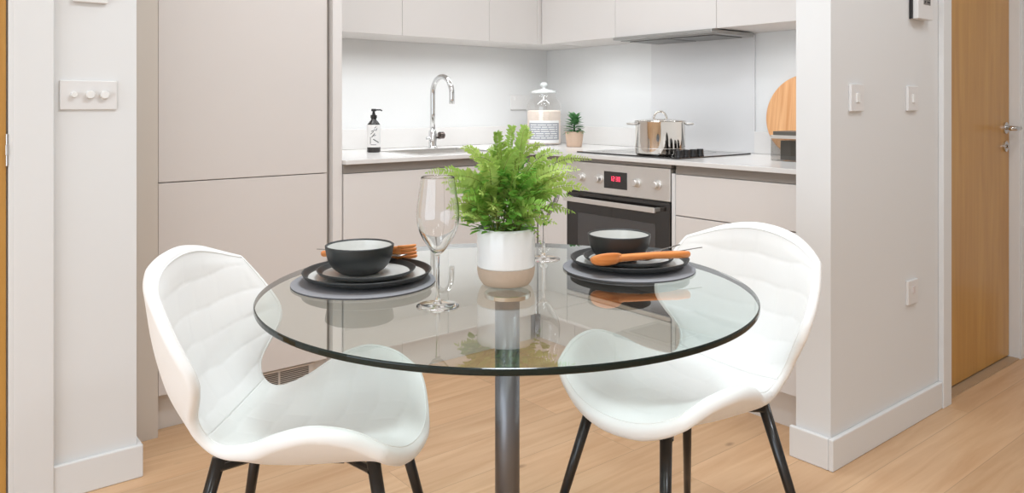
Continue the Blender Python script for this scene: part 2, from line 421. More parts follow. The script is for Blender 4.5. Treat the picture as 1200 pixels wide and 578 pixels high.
# bar handle with two standoffs
obox('door_handle', [(DX - .048, DX - .036, O0 + .045, O1 - .02, 0.706, 0.727), (DX - .038, DX - .002, O0 + .050, O0 + .066, 0.709, 0.724), (DX - .038, DX - .002, O1 - .045, O1 - .029, 0.709, 0.724)], M['steel'], od, .002)
tag([o for o in C.objects if o.name.startswith('door_handle')][0], 'flat steel bar handle')
for py_ in (681, 701, 745, 769):
    yk = ovy(py_, DX - .01)
    kn = lathe([(0, 0), (.021, 0), (.021, .004), (.0165, .006), (.0145, .022), (.012, .024), (0, .024)], 28)
    xform(kn, Matrix.Translation((DX - .003, yk, 0.815)) @ Matrix.Rotation(-PI / 2, 4, 'Y'))
    link('knob', kn, M['steel'], ov)
yd1, yd0 = ovy(708.5, DX), ovy(735.5, DX)
dp = obox('display', (DX - .0045, DX - .002, yd0, yd1, 0.779, 0.852), M['black'], ov, .001)
# seven-segment clock digits
bm = bmesh.new()
cy = (yd0 + yd1) / 2
def seg7(bm, y, z, s, on):
    w, t = s * .5, s * .13
    R = {'a': (-w / 2, w / 2, s / 2 - t, s / 2), 'g': (-w / 2, w / 2, -t / 2, t / 2), 'd': (-w / 2, w / 2, -s / 2, -s / 2 + t),
         'f': (-w / 2, -w / 2 + t, 0, s / 2), 'b': (w / 2 - t, w / 2, 0, s / 2), 'e': (-w / 2, -w / 2 + t, -s / 2, 0), 'c': (w / 2 - t, w / 2, -s / 2, 0)}
    for k in on:
        a, b, c, d = R[k]; box(bm, DX - .0055, DX - .0043, y - b, y - a, z + c, z + d)
for i, on in enumerate(('bc', 'abged', 'abgcd', 'abcdef')):
    seg7(bm, cy + .024 - i * .0145 - (.004 if i > 1 else 0), 0.822, 0.020, on)
for dz in (-.004, .004): box(bm, DX - .0055, DX - .0043, cy - .0005, cy + .0015, .822 + dz - .001, .822 + dz + .001)
link('clock_digits', me_of(bm), M['red'], dp)
obox('lower_trim', (DX - .002, DX + .028, O0, O1, 0.272, 0.289), M['steel'], ov, .001)
fp = empty('filler_drawer', (2.6, 2.28, 0.13), 'pale panel below the built-in oven', 'panel')
obox('panel', (DX, DX + .02, O0, O1, 0.135, 0.268), M['cab'], fp, .001)
obox('plinth', (DX + .05, DX + .065, O0, O1, 0, 0.128), M['plinth'], fp, .0005)
obox('top_rail', (DX + .004, DX + .03, O0, O1, 0.886, ZB - .001), M['channel'], fp, .0005)

# ------------------------------------------------------------------ worktop with sink cut-out
SX0, SX1, SY0, SY1 = 1.80, 2.22, 2.88, 3.20
wt = [(1.394, SX0, FY, YB - .001), (SX0, SX1, FY, SY0), (SX0, SX1, SY1, YB - .001), (SX1, FX, FY, YB - .001), (FX, XR - .001, YH1 + .001, YB - .001)]
bm = bmesh.new()
xs = sorted({1.394, SX0, SX1, FX, XR - .001}); ys = sorted({YH1 + .001, FY, SY0, SY1, YB - .001})
def inside(x, y):
    if x > FX: return True
    return y > FY and not (SX0 < x < SX1 and SY0 < y < SY1)
vt = {}
def gv(i, j, z):
    k = (i, j, z)
    if k not in vt: vt[k] = bm.verts.new((xs[i], ys[j], z))
    return vt[k]
cells = {(i, j) for i in range(len(xs) - 1) for j in range(len(ys) - 1) if inside((xs[i] + xs[i + 1]) / 2, (ys[j] + ys[j + 1]) / 2)}
for (i, j) in cells:
    bm.faces.new([gv(i, j, ZT), gv(i + 1, j, ZT), gv(i + 1, j + 1, ZT), gv(i, j + 1, ZT)])
    bm.faces.new([gv(i, j, ZB), gv(i, j + 1, ZB), gv(i + 1, j + 1, ZB), gv(i + 1, j, ZB)])
    for (di, dj, a, b) in ((-1, 0, (i, j), (i, j + 1)), (1, 0, (i + 1, j), (i + 1, j + 1)), (0, -1, (i, j), (i + 1, j)), (0, 1, (i, j + 1), (i + 1, j + 1))):
        if (i + di, j + dj) not in cells:
            bm.faces.new([gv(*a, ZB), gv(*b, ZB), gv(*b, ZT), gv(*a, ZT)])
w = link('worktop', me_of(bm), M['quartz'], bevel=.002)
tag(w, 'white L-shaped quartz worktop running under the tap and the hob', 'worktop')
for bx3, lab in (((1.394, XR - .018, YB - .018, YB - .001, ZT + .0005, 1.02), 'low white quartz upstand along the wall behind the tap'),
                 ((XR - .018, XR - .001, 2.615, YB - .019, ZT + .0005, 1.02), 'low white upstand between the jar corner and the glass splashback'),
                 ((XR - .018, XR - .001, YH1 + .001, 2.0, ZT + .0005, 1.02), 'low white upstand behind the chopping board')):
    tag(obox('upstand', bx3, M['quartz'], None, .0015), lab, 'upstand')
s_ = obox('splashback', (XR - .009, XR - .001, 2.004, 2.611, ZT + .001, 1.459), M['splash'], None, .001)
tag(s_, 'pale grey glass splashback on the wall behind the hob', 'splashback')
# sink
sk = empty('kitchen_sink', ((SX0 + SX1) / 2, (SY0 + SY1) / 2, ZT - .16), 'stainless steel sink bowl set into the worktop in front of the tap', 'sink')
bm = bmesh.new()
rim, zin = .0, ZT - .001
bx = [(SX0 + .002, SX1 - .002, SY0 + .002, SY1 - .002)]
a = bx[0]; t = .003
for b in ((a[0], a[0] + t, a[2], a[3], ZT - .16, ZT - .003), (a[1] - t, a[1], a[2], a[3], ZT - .16, ZT - .003), (a[0], a[1], a[2], a[2] + t, ZT - .16, ZT - .003), (a[0], a[1], a[3] - t, a[3], ZT - .16, ZT - .003), (a[0], a[1], a[2], a[3], ZT - .163, ZT - .16)):
    box(bm, *b)
link('bowl', me_of(bm), M['steel'], sk)
obox('sink_rim', [(SX0 - .008, SX1 + .008, SY0 - .008, SY0 + .004, ZT + .0003, ZT + .003), (SX0 - .008, SX1 + .008, SY1 - .004, SY1 + .008, ZT + .0003, ZT + .003), (SX0 - .008, SX0 + .004, SY0, SY1, ZT + .0003, ZT + .003), (SX1 - .004, SX1 + .008, SY0, SY1, ZT + .0003, ZT + .003)], M['steel'], sk, .001)
dr = lathe([(0, 0), (.03, 0), (.038, .002), (.04, 0.0), (.04, -.002), (0, -.002)], 32, ((SX0 + SX1) / 2, (SY0 + SY1) / 2, ZT - .158))
link('drain', dr, M['chrome'], sk)

# tap
tx, ty = PX(507, 3.86)
tp = empty('kitchen_tap', (tx, ty, ZT), 'chrome swan-neck kitchen tap standing behind the sink', 'tap')
link('tap_body', lathe([(0, 0), (.027, 0), (.027, .006), (.022, .010), (.020, .012), (.020, .085), (.016, .092), (.0125, .096), (.0125, .11), (0, .11)], 36, (tx, ty, ZT)), M['chrome'], tp, smooth=True)
R_ = 0.085
pts = [(tx, ty, ZT + .10), (tx, ty, ZT + .18), (tx, ty, ZT + .265)]
for k in range(1, 17):
    a = PI * k / 16
    pts.append((tx, ty - R_ + R_ * math.cos(a), ZT + .275 + R_ * math.sin(a)))
pts += [(tx, ty - 2 * R_, ZT + .25), (tx, ty - 2 * R_, ZT + .225)]
link('spout', tube(pts, .0132, 18), M['chrome'], tp, smooth=True)
lvp = [(tx - .035, ty + .0, ZT + .052), (tx + .045, ty, ZT + .052)]
link('tap_lever', tube(lvp, [.008, .008], 14), M['chrome'], tp, smooth=True)
kb = lathe([(0, 0), (.016, 0), (.018, .004), (.018, .026), (.014, .030), (0, .030)], 24); xform(kb, Matrix.Translation((tx + .03, ty - .012, ZT + .066)) @ Matrix.Rotation(PI / 2, 4, 'Y'))
xform(kb, Matrix.Identity(4)); tag(link('tap_knob', kb, mat('dark_chrome', (110, 100, 96), .15, 1), tp, smooth=False), 'darker chrome control knob')

# ------------------------------------------------------------------ upper cabinets
UZ, UT = 1.462, 2.26
UY, UX = 3.08, 2.685
def upper(name, x0, x1, y0, y1, face, label, group=None):
    r = empty(name, ((x0 + x1) / 2, (y0 + y1) / 2, UZ), label, 'cabinet', group)
    if face == 'y':
        obox('carcass', (x0, x1, y0 + .021, y1, UZ + .004, UT), M['cab'], r, .0008)
        obox('door', (x0 + .001, x1 - .001, y0, y0 + .019, UZ, UT), M['cab'], r, .0015)
    else:
        obox('carcass', (x0 + .021, x1, y0, y1, UZ + .004, UT), M['cab'], r, .0008)
        obox('door', (x0, x0 + .019, y0 + .001, y1 - .001, UZ, UT), M['cab'], r, .0015)
    return r
upper('wall_cabinet', 1.394, 1.8355, UY, YB - .002, 'y', 'pale wall cabinet door above the soap bottle, beside the fridge cabinet')
upper('wall_cabinet', 1.8355, 2.342, UY, YB - .002, 'y', 'pale wall cabinet above the kitchen tap')
upper('wall_cabinet', 2.342, 2.664, UY, YB - .002, 'y', 'narrow pale wall cabinet just left of the inner corner')
upper('wall_cabinet', UX, XR - .002, 2.537, YB - .36, 'x', 'pale wall cabinet above the glass jar, right of the inner corner')
upper('wall_cabinet', UX, XR - .002, 1.958, 2.537, 'x', 'pale wall cabinet directly above the cooker hood')
upper('wall_cabinet', UX, XR - .002, YH1 + .003, 1.958, 'x', 'pale wall cabinet above the chopping board, beside the white wall end')
cf = obox('corner_post', (2.664, XR - .002, 3.075, YB - .002, UZ + .002, UT), M['cab'], None, .001)
tag(cf, 'pale corner block joining the two runs of wall cabinets', 'panel')
# hood
hd = empty('cooker_hood', (2.82, 2.25, 1.44), 'slim grey extractor hood under the wall cabinets above the hob', 'cooker hood')
obox('hood_housing', (UX + .03, 2.98, 1.975, 2.530, 1.443, 1.4605), M['hoodgrey'], hd, .002)
obox('visor', (UX - .020, UX + .03, 1.968, 2.533, 1.447, 1.4605), M['hoodgrey'], hd, .002)
obox('filter', [(UX + .05, UX + .26, 2.01, 2.245, 1.439, 1.4425), (UX + .05, UX + .26, 2.26, 2.49, 1.439, 1.4425)], mat('hood_filter', (120, 118, 114), .4, 1), hd, .001)

# ------------------------------------------------------------------ hob and its knobs
HX0, HX1, HY0, HY1 = 2.455, 2.955, 1.972, 2.562
hob = empty('hob', ((HX0 + HX1) / 2, (HY0 + HY1) / 2, ZT), 'black glass hob set on the worktop above the oven', 'hob')
obox('hob_glass', (HX0, HX1, HY0, HY1, ZT + .0005, ZT + .006), M['black'], hob, .0015)
for k in range(4):
    kx = 2.492 + k * .046
    kn = lathe([(0, 0), (.0165, 0), (.0165, .004), (.0150, .006), (.0140, .028), (.012, .030), (0, .030)], 28, (kx, 2.000, ZT + .006))
    link('knob', kn, M['blackpl'], hob)
ring = [(.085, 2.85, 2.41), (.07, 2.58, 2.42), (.10, 2.60, 2.17), (.07, 2.84, 2.16)]
for (r, x, y) in ring:
    link('cooking_zone', lathe([(r - .002, .0061), (r + .002, .0061), (r + .002, .0064), (r - .002, .0064), (r - .002, .0061)], 48, (x, y, ZT)), mat('zone_print', (90, 90, 90), .3), hob)

# stock pot
px_, py_ = 2.575, 2.168
ZP = ZT + .0068
sp = empty('stock_pot', (px_, py_, ZP), 'polished steel stock pot with lid standing on the hob', 'pot')
pr = .106
link('pot_body', lathe([(0, 0), (pr - .006, 0), (pr - .001, .003), (pr, .008), (pr, .138), (pr + .003, .141), (pr + .003, .143), (pr - .002, .143), (pr - .002, .010), (0, .010)], 72, (px_, py_, ZP)), M['panst'], sp, smooth=True)
sp.children
pb = [o for o in C.objects if o.name == 'pot_body'][0]
for p in pb.data.polygons: p.use_smooth = True
link('base_ring', lathe([(pr - .001, .028), (pr + .0006, .028), (pr + .0006, .030), (pr - .001, .030)], 72, (px_, py_, ZP)), M['steel'], sp, smooth=False)
ld = link('lid', lathe([(0, .152), (.04, .151), (.08, .148), (.100, .1445), (.109, .1435), (.109, .146), (.100, .1475), (.08, .1515), (.04, .155), (0, .156)], 64, (px_, py_, ZP)), M['panst'], sp, smooth=True)
hp = []
hdir = Vector((RT[0], RT[1], 0))
for k in range(13):
    a = PI * k / 12
    hp.append(Vector((px_, py_, ZP + .153)) + hdir * (-.028 * math.cos(a)) + Vector((0, 0, .032 * math.sin(a))))
link('lid_handle', tube(hp, .0045, 12, flat=1.0), M['panst'], ld, smooth=True)
for sgn in (-1, 1):
    pts = []
    for k in range(11):
        a = -PI / 2 + PI * k / 10
        pts.append(Vector((px_, py_, ZP + .132)) + hdir * sgn * (pr - .003 + .038 * math.cos(a) ** .6 if 0 < k < 10 else pr - .003) + Vector((-hdir.y, hdir.x, 0)) * (.035 * math.sin(a)))
    link('pot_handle', tube(pts, .0045, 12), M['steel'], sp, smooth=True)

# ------------------------------------------------------------------ things on the worktop
# soap bottle
bx_, by_ = PX(438, 3.56)
sb = empty('soap_bottle', (bx_, by_, ZT), 'black pump soap bottle with a white printed label on the worktop', 'soap bottle')
link('bottle_body', lathe([(0, 0), (.028, 0), (.031, .003), (.031, .122), (.029, .130), (.020, .142), (.013, .150), (.012, .158), (0, .158)], 40, (bx_, by_, ZT)), M['bottle'], sb, smooth=True)
lb = link('label_sheet', lathe([(.0313, .024), (.0316, .024), (.0316, .128), (.0313, .128)], 48, (bx_, by_, ZT)), M['label'], sb)
tag(lb, 'white label with black marks')
ca = math.atan2(-by_, -bx_)
def onlabel(a, z): return (bx_ + .0319 * math.cos(ca + a), by_ + .0319 * math.sin(ca + a), ZT + z)
bm = bmesh.new()
for (a0, z0, a1, z1, rr) in [(-.35, .098, .25, .106, .0016), (-.45, .085, .0, .098, .0015), (-.3, .070, .15, .088, .0018), (.1, .112, .35, .120, .0014), (-.5, .040, -.5, .072, .0013), (-.1, .062, .75, .046, .0022), (-.45, .036, .35, .036, .0013), (.3, .1, .5, .112, .0014), (-.2, .076, .3, .080, .0013)]:
    tube_bm(bm, [onlabel(a0 + (a1 - a0) * t, z0 + (z1 - z0) * t) for t in (0, .33, .66, 1)], rr, 6)
link('label_print', me_of(bm), M['ink'], lb)
link('pump', lathe([(0, .158), (.014, .158), (.015, .160), (.015, .172), (.008, .175), (.006, .186), (.006, .190), (.012, .191), (.012, .199), (.010, .202), (0, .202)], 28, (bx_, by_, ZT)), M['blackpl'], sb, smooth=False)
link('nozzle', tube([(bx_, by_, ZT + .197), (bx_ + .025, by_ - .02, ZT + .197), (bx_ + .030, by_ - .024, ZT + .192)], .0035, 10), M['blackpl'], sb, smooth=True)

# big jar
jx, jy = PX(637.5, 4.25)
jr = .098
jar = empty('glass_jar', (jx, jy, ZT), 'large lidded glass storage jar with a grey printed label in the worktop corner', 'jar')
jp = smoothprof([(jr - .012, .002), (jr, .012), (jr, .10), (jr, .20), (jr - .006, .232), (jr - .026, .258), (jr - .034, .268), (jr - .034, .282)], 5)
link('jar_body', lathe([(0, .001)] + jp, 64, (jx, jy, ZT)), M['jar'], jar, smooth=True)
link('contents', lathe([(0, .006), (jr - .008, .006), (jr - .006, .012), (jr - .006, .185), (jr - .012, .190), (0, .192)], 48, (jx, jy, ZT)), M['pasta'], jar)
lid = link('lid', lathe([(0, .284), (jr - .028, .284), (jr - .026, .288), (jr - .03, .296), (.03, .306), (.012, .310), (.010, .318), (.020, .326), (.021, .336), (.014, .344), (0, .346)], 48, (jx, jy, ZT)), mat('lid_glass', (206, 208, 206), .12, coat=.4), jar, smooth=True)
ja = math.atan2(-jy, -jx)
def arc_panel(bm, r, a0, a1, z0, z1, c, n=24, th=.0006):
    for k in range(n):
        b0, b1 = a0 + (a1 - a0) * k / n, a0 + (a1 - a0) * (k + 1) / n
        vs = []
        for rr in (r, r + th):
            for (b, z) in ((b0, z0), (b1, z0), (b1, z1), (b0, z1)):
                vs.append(bm.verts.new((c[0] + rr * math.cos(b), c[1] + rr * math.sin(b), c[2] + z)))
        bm.faces.new(vs[4:8]); bm.faces.new(vs[0:4][::-1])
        for q in range(4):
            bm.faces.new((vs[q], vs[(q + 1) % 4], vs[4 + (q + 1) % 4], vs[4 + q]))
bm = bmesh.new(); arc_panel(bm, jr + .0008, ja - .95, ja + .95, .012, .135, (jx, jy, ZT)); jl = link('label_sheet', me_of(bm), M['label'], jar)
bm = bmesh.new()
arc_panel(bm, jr + .0018, ja - .93, ja + .93, .030, .122, (jx, jy, ZT)); gl = link('label_field', me_of(bm), M['greylabel'], jl)
bm = bmesh.new()
rnd = random.Random(3)
for row in range(7):
    z = .038 + row * .0118; a = -.80
    while a < .72:
        wd = rnd.uniform(.12, .5)
        arc_panel(bm, jr + .0026, ja + a, ja + min(a + wd, .80), z, z + .0042, (jx, jy, ZT), 4)
        a += wd + .05
link('label_print', me_of(bm), M['label'], jl)

# succulent pot
ux, uy = PX(673, 4.02)
su = empty('potted_succulent', (ux, uy, ZT), 'small green leafy plant in a pale clay pot beside the glass jar', 'plant')
link('pot', lathe([(0, 0), (.036, 0), (.040, .004), (.048, .076), (.050, .080), (.046, .080), (.044, .070), (0, .070)], 40, (ux, uy, ZT)), M['terra'], su, smooth=False)
bm = bmesh.new(); rnd = random.Random(11)
def blade(bm, base, d, length, width, curl, nrm_up=Vector((0, 0, 1)), n=5, thick=0.0):
    """pointed oval leaf from base along d"""
    d = d.normalized(); s = d.cross(nrm_up)
    if s.length < 1e-3: s = Vector((1, 0, 0))
    s.normalize(); nn = s.cross(d).normalized()
    prev = None
    for k in range(n + 1):
        t = k / n
        c = base + d * (length * t) - nn * (curl * length * t * t)
        wv = width * math.sin(PI * min(max(t, .04), .97)) ** .7
        row = [bm.verts.new(c - s * wv), bm.verts.new(c - nn * wv * .25), bm.verts.new(c + s * wv)]
        if prev:
            for q in range(2): bm.faces.new((prev[q], prev[q + 1], row[q + 1], row[q]))
        prev = row
for k in range(62):
    lay = k / 62
    a = k * 2.39996
    el = 0.1 + 1.2 * lay + rnd.uniform(-.15, .15)
    h0 = .075 + .085 * lay
    base = Vector((ux + .010 * math.cos(a), uy + .010 * math.sin(a), ZT + h0))
    blade(bm, base, Vector((math.cos(a) * math.cos(el), math.sin(a) * math.cos(el), math.sin(el) * .8)), .050 * (1 - .35 * lay), .015 * (1 - .25 * lay), .35)
tube_bm(bm, [(ux, uy, ZT + .068), (ux, uy, ZT + .165)], [.006, .003], 8)
link('foliage', me_of(bm), M['succ'], su, smooth=True)

# chopping board leaning on the wall
cb = lathe([(0, -.009), (.171, -.009), (.175, -.006), (.175, .006), (.171, .009), (0, .009)], 96)
o = link('chopping_board', cb, M['board'], smooth=False)
tilt = math.radians(8)
o.matrix_world = Matrix.Translation((XR - .018 - .012 - math.sin(tilt) * .175, 1.736, ZT + .175 * math.cos(tilt) + .0015)) @ Matrix.Rotation(PI / 2 + tilt, 4, 'Y') @ Matrix.Rotation(0, 4, 'Z')
tag(o, 'round striped wooden chopping board leaning on the wall right of the hob', 'chopping board')
M['board'].node_tree.nodes['Mapping'].inputs['Scale'].default_value = (1.5, 40, 3)
# storage canister in front of the board
kx, ky = PX(933, 3.02)
cn = empty('storage_canister', (kx, ky, ZT), 'clear storage box with dark contents in front of the chopping board', 'container')
def rbox(cx, cy, hx_, hy_, z0, z1, r, rot):
    bm = bmesh.new(); n = 6; lo = []; hi = []
    for (sx, sy, a0) in ((1, 1, 0), (-1, 1, PI / 2), (-1, -1, PI), (1, -1, 1.5 * PI)):
        for k in range(n + 1):
            a = a0 + PI / 2 * k / n
            x = sx * (hx_ - r) + r * math.cos(a); y = sy * (hy_ - r) + r * math.sin(a)
            X, Y = cx + x * math.cos(rot) - y * math.sin(rot), cy + x * math.sin(rot) + y * math.cos(rot)
            lo.append(bm.verts.new((X, Y, z0))); hi.append(bm.verts.new((X, Y, z1)))
    bm.faces.new(lo[::-1]); bm.faces.new(hi)
    for k in range(len(lo)):
        j = (k + 1) % len(lo); bm.faces.new((lo[k], lo[j], hi[j], hi[k]))
    return me_of(bm)
link('box_body', rbox(kx, ky, .072, .072, ZT + .0005, ZT + .088, .012, 0), sheet_glass('smoky_plastic', (0.74, 0.735, 0.72)), cn)
link('contents', rbox(kx + .004, ky - .012, .058, .052, ZT + .004, ZT + .080, .010, 0), M['canister'], cn)
tag(link('lid', rbox(kx, ky, .074, .074, ZT + .0885, ZT + .101, .014, 0), M['steel'], cn), 'steel rimmed lid')
link('lid_top', rbox(kx, ky, .066, .066, ZT + .1012, ZT + .116, .012, 0), M['grille'], cn)
# wall socket behind the jar
def wall_plate(name, c, w, hgt, th, facing, label, cat, parts=(), group=None):
    """facing 'y' = front looks towards -Y, 'x' = towards -X; c = centre on the wall face; parts = (name, du, dv, w, h, proud, mat)"""
    r = empty(name, c, label, cat, group)
    def bxs(du, dv, ww, hh, t0, t1):
        if facing == 'y': return (c[0] + du - ww / 2, c[0] + du + ww / 2, c[1] - t1, c[1] - t0, c[2] + dv - hh / 2, c[2] + dv + hh / 2)
        return (c[0] - t1, c[0] - t0, c[1] + du - ww / 2, c[1] + du + ww / 2, c[2] + dv - hh / 2, c[2] + dv + hh / 2)
    obox('face_plate', bxs(0, 0, w, hgt, .0, th), M['plate'], r, .002)
    for (n, du, dv, ww, hh, pr_, m) in parts:
        obox(n, bxs(du, dv, ww, hh, th - .0005, th + pr_), m, r, .0012)
    return r
q = (609 - CX) / F
sx_ = YB * (0.6286 + 0.7777 * q) / (0.7777 - 0.6286 * q)
wall_plate('wall_socket', (sx_, YB, 1.155), .146, .086, .009, 'y', 'white double socket on the wall behind the glass jar', 'socket',
           [('rocker', -.04, .02, .012, .02, .003, M['plateshade']), ('rocker', .04, .02, .012, .02, .003, M['plateshade'])])

# ------------------------------------------------------------------ wall fittings
def hallx(px): # X on the hall wall
    q = (px - CX) / F
    return YH0 * (0.6286 + 0.7777 * q) / (0.7777 - 0.6286 * q)
wall_plate('light_switch', (2.430, YH0, 1.163), .086, .088, .010, 'y', 'white single light switch on the right wall, nearest the white corner', 'light switch',
           [('rocker', 0, 0, .022, .030, .004, M['plateshade'])])
wall_plate('light_switch', (2.832, YH0, 1.163), .080, .088, .010, 'y', 'white single light switch on the right wall, just left of the oak door frame', 'light switch',
           [('rocker', 0, 0, .018, .030, .004, M['plateshade'])])
wall_plate('wall_socket', (2.832, YH0, .472), .080, .086, .010, 'y', 'low white wall socket plate near the oak door frame', 'socket',
           [('rocker', 0, .008, .018, .026, .003, mat('socket_face', (214, 204, 202), .4))])
th_ = wall_plate('thermostat', (2.885, YH0, 1.51), .120, .125, .030, 'y', 'white wall control unit with a grey display at the top of the right wall', 'thermostat',
           [('screen', .010, .012, .055, .045, .001, M['lcd'])])
bm = bmesh.new()
for i in range(4):
    for j in range(3):
        if (i * 3 + j) % 4 != 3:
            box(bm, 2.885 - .010 + i * .011, 2.885 - .004 + i * .011, YH0 - .0325, YH0 - .0305, 1.506 + j * .012, 1.513 + j * .012)
link('screen_marks', me_of(bm), M['ink'], [o for o in C.objects if o.name == 'screen'][0])
obox('shadow_sheet', (2.885 - .066, 2.885 + .058, YH0 - .012, YH0, 1.4478, 1.5728), M['blackpl'], th_, .001)  # black sheet past the left edge, stands in for the unit's shadow

ls = wall_plate('dimmer_switch', (0.4495, YL, 1.169), .150, .086, .008, 'y', 'white three-knob dimmer switch plate on the left wall', 'light switch')
for i, du in enumerate((-.040, .002, .040)):
    k = lathe([(0, 0), (.0125 if i else .009, 0), (.0115 if i else .008, .014), (.010 if i else .007, .016), (0, .016)], 28)
    xform(k, Matrix.Translation((0.4495 + du, YL - .008, 1.170)) @ Matrix.Rotation(PI / 2, 4, 'X'))
    link('knob', k, M['plateshade'], ls)
wall_plate('wall_control', (0.453, YL, 1.487), .090, .090, .016, 'y', 'white square control plate at the very top of the left wall', 'wall control',
           [('rocker', 0, 0, .03, .04, .003, M['plateshade'])])

# ------------------------------------------------------------------ glass dining table
GD, GR = 1.650, 0.519
gx, gy = PX(594.5, GD)
ZG = 0.75
tb = empty('glass_table', (gx, gy, 0), 'round clear glass dining table on a grey metal column', 'table')
tr_, th2 = GR, .012
gp = [(0, ZG), (tr_ - .0025, ZG), (tr_ - .0008, ZG - .0009), (tr_, ZG - .0028), (tr_, ZG - th2 + .0028), (tr_ - .0008, ZG - th2 + .0009), (tr_ - .0025, ZG - th2), (0, ZG - th2)]
tt = link('tabletop', lathe(gp, 160, (gx, gy, 0), matfn=lambda k: 0 if k == 0 else (2 if k == 6 else 1)), [M['tabletop'], M['tableedge'], M['tablebot']], tb)
tag(tt, 'clear glass round top')
link('mounting_disc', lathe([(0, ZG - .0125), (.048, ZG - .0125), (.050, ZG - .014), (.050, ZG - .022), (.046, ZG - .024), (0, ZG - .024)], 64, (gx, gy, 0)), M['chrome'], tb)
link('column', lathe([(0, .018), (.0265, .018), (.0265, ZG - .0245), (0, ZG - .0245)], 48, (gx, gy, 0)), M['post'], tb, smooth=False)
for p in [o for o in C.objects if o.name == 'column'][0].data.polygons:
    if len(p.vertices) == 4: p.use_smooth = True
link('base_plate', lathe([(0, 0), (.235, 0), (.238, .003), (.238, .010), (.234, .014), (.06, .018), (0, .018)], 96, (gx, gy, 0)), M['post'], tb)

# ------------------------------------------------------------------ place settings
def dish_me(R_, hgt, foot, wall, c, rimr=.0025):
    """shallow coupe plate: black outside and rim, pale inside"""
    out = smoothprof([(foot, 0), (foot + .008, .001), (R_ - .020, .007), (R_ - .006, hgt * .6), (R_, hgt)], 5)
    inn = smoothprof([(R_ - wall, hgt - .0005), (R_ - wall - .010, hgt * .55), (R_ - wall - .026, .0085), (R_ - wall - .04, .0065)], 5)
    prof = [(0, 0)] + out + [(R_ - wall * .5, hgt + .0012)] + inn + [(0, .0062)]
    nb = 1 + len(out) + 1 + 5
    return lathe(prof, 96, c, matfn=lambda k: 0 if k < nb else 1)
def bowl_me(R_, hgt, c):
    out = smoothprof([(.034, 0), (.043, .003), (.060, .016), (.070, .036), (R_ - .001, hgt - .008), (R_, hgt)], 5)
    inn = smoothprof([(R_ - .005, hgt - .001), (R_ - .007, hgt - .010), (.064, .036), (.052, .018), (.03, .010), (0, .008)], 5)
    prof = [(0, 0)] + out + [(R_ - .0025, hgt + .0014)] + inn
    nb = 1 + len(out) + 2
    return lathe(prof, 96, c, matfn=lambda k: 0 if k < nb else 1)
def mat_me(R_, c):
    return lathe([(0, 0), (R_ - .001, 0), (R_, .001), (R_, .0036), (R_ - .001, .0044), (0, .0044)], 96, c, matfn=lambda k: 1 if 0 <= k < 3 else 0)
def at(px, d, z): x, y = PX(px, d); return (x, y, z)
LP, RP = (429.5, 1.690), (736.5, 1.832)
for (cpx, cd), side in ((LP, 'left'), (RP, 'right')):
    who = 'in front of the wine glass on the left side of the table' if side == 'left' else 'on the right side of the table'
    sd = 'left' if side == 'left' else 'right'
    spot = 'at the left place setting' if side == 'left' else 'at the right place setting'
    ox = -8 if side == 'left' else -11
    m = link('placemat', mat_me(.156, at(cpx - (3 if side == 'left' else 0), cd - .01, ZG + .0003)), [M['felt'], M['feltedge']])
    tag(m, 'round grey felt placemat on the glass table %s' % spot, 'placemat', 'felt placemats')
    p = link('dinner_plate', dish_me(.141, .021, .085, .004, at(cpx + 1, cd, ZG + .0052)), [M['stone_out'], M['stone_in']], smooth=True)
    tag(p, 'large black-rimmed dinner plate, bottom of the stack %s' % spot, 'plate', 'dinner plates')
    p = link('side_plate', dish_me(.108, .018, .06, .0035, at(cpx, cd, ZG + .0122)), [M['stone_out'], M['stone_in']], smooth=True)
    tag(p, 'smaller black-rimmed plate between bowl and dinner plate %s' % spot, 'plate', 'side plates')
    b = link('bowl', bowl_me(.075, .062, at(cpx + ox, cd, ZG + .0192)), [M['stone_out'], M['stone_in']], smooth=True)
    tag(b, 'black cereal bowl with pale inside, top of the stack %s' % spot, 'bowl', 'black bowls')

# wooden servers (x axis along the length, handle towards -x)
def loft(sections, segs=16):
    """sections: (x, zc, halfwidth, halfthick, yc)"""
    bm = bmesh.new(); rings = []
    for (x, zc, hw, ht, yc) in sections:
        rings.append([bm.verts.new((x, yc + hw * math.cos(2 * PI * k / segs), zc + ht * math.sin(2 * PI * k / segs))) for k in range(segs)])
    for a, b in zip(rings[:-1], rings[1:]):
        for k in range(segs):
            j = (k + 1) % segs; bm.faces.new((a[k], a[j], b[j], b[k]))
    bm.faces.new(rings[0][::-1]); bm.faces.new(rings[-1])
    return bm
def handle_secs(L_, x1):
    return [(-L_, .002, .004, .003, 0), (-L_ + .004, .002, .0075, .0045, 0), (-L_ + .03, .003, .009, .005, 0), (-L_ * .5, .005, .0068, .0050, 0), (x1, .004, .0085, .005, 0)]
def dirz(a, b):
    return math.atan2(b[1] - a[1], b[0] - a[0])
# right setting: spoon in front of the bowl; head on the left
A = PX(703, 1.715); B = PX(811, 1.765)
sp_me = bmesh.new()
bm = loft([(x, zc, hw * 1.7, ht * 1.6, yc) for (x, zc, hw, ht, yc) in handle_secs(.166, -.0)] + [(.012, .003, .020, .008, 0)], 18)
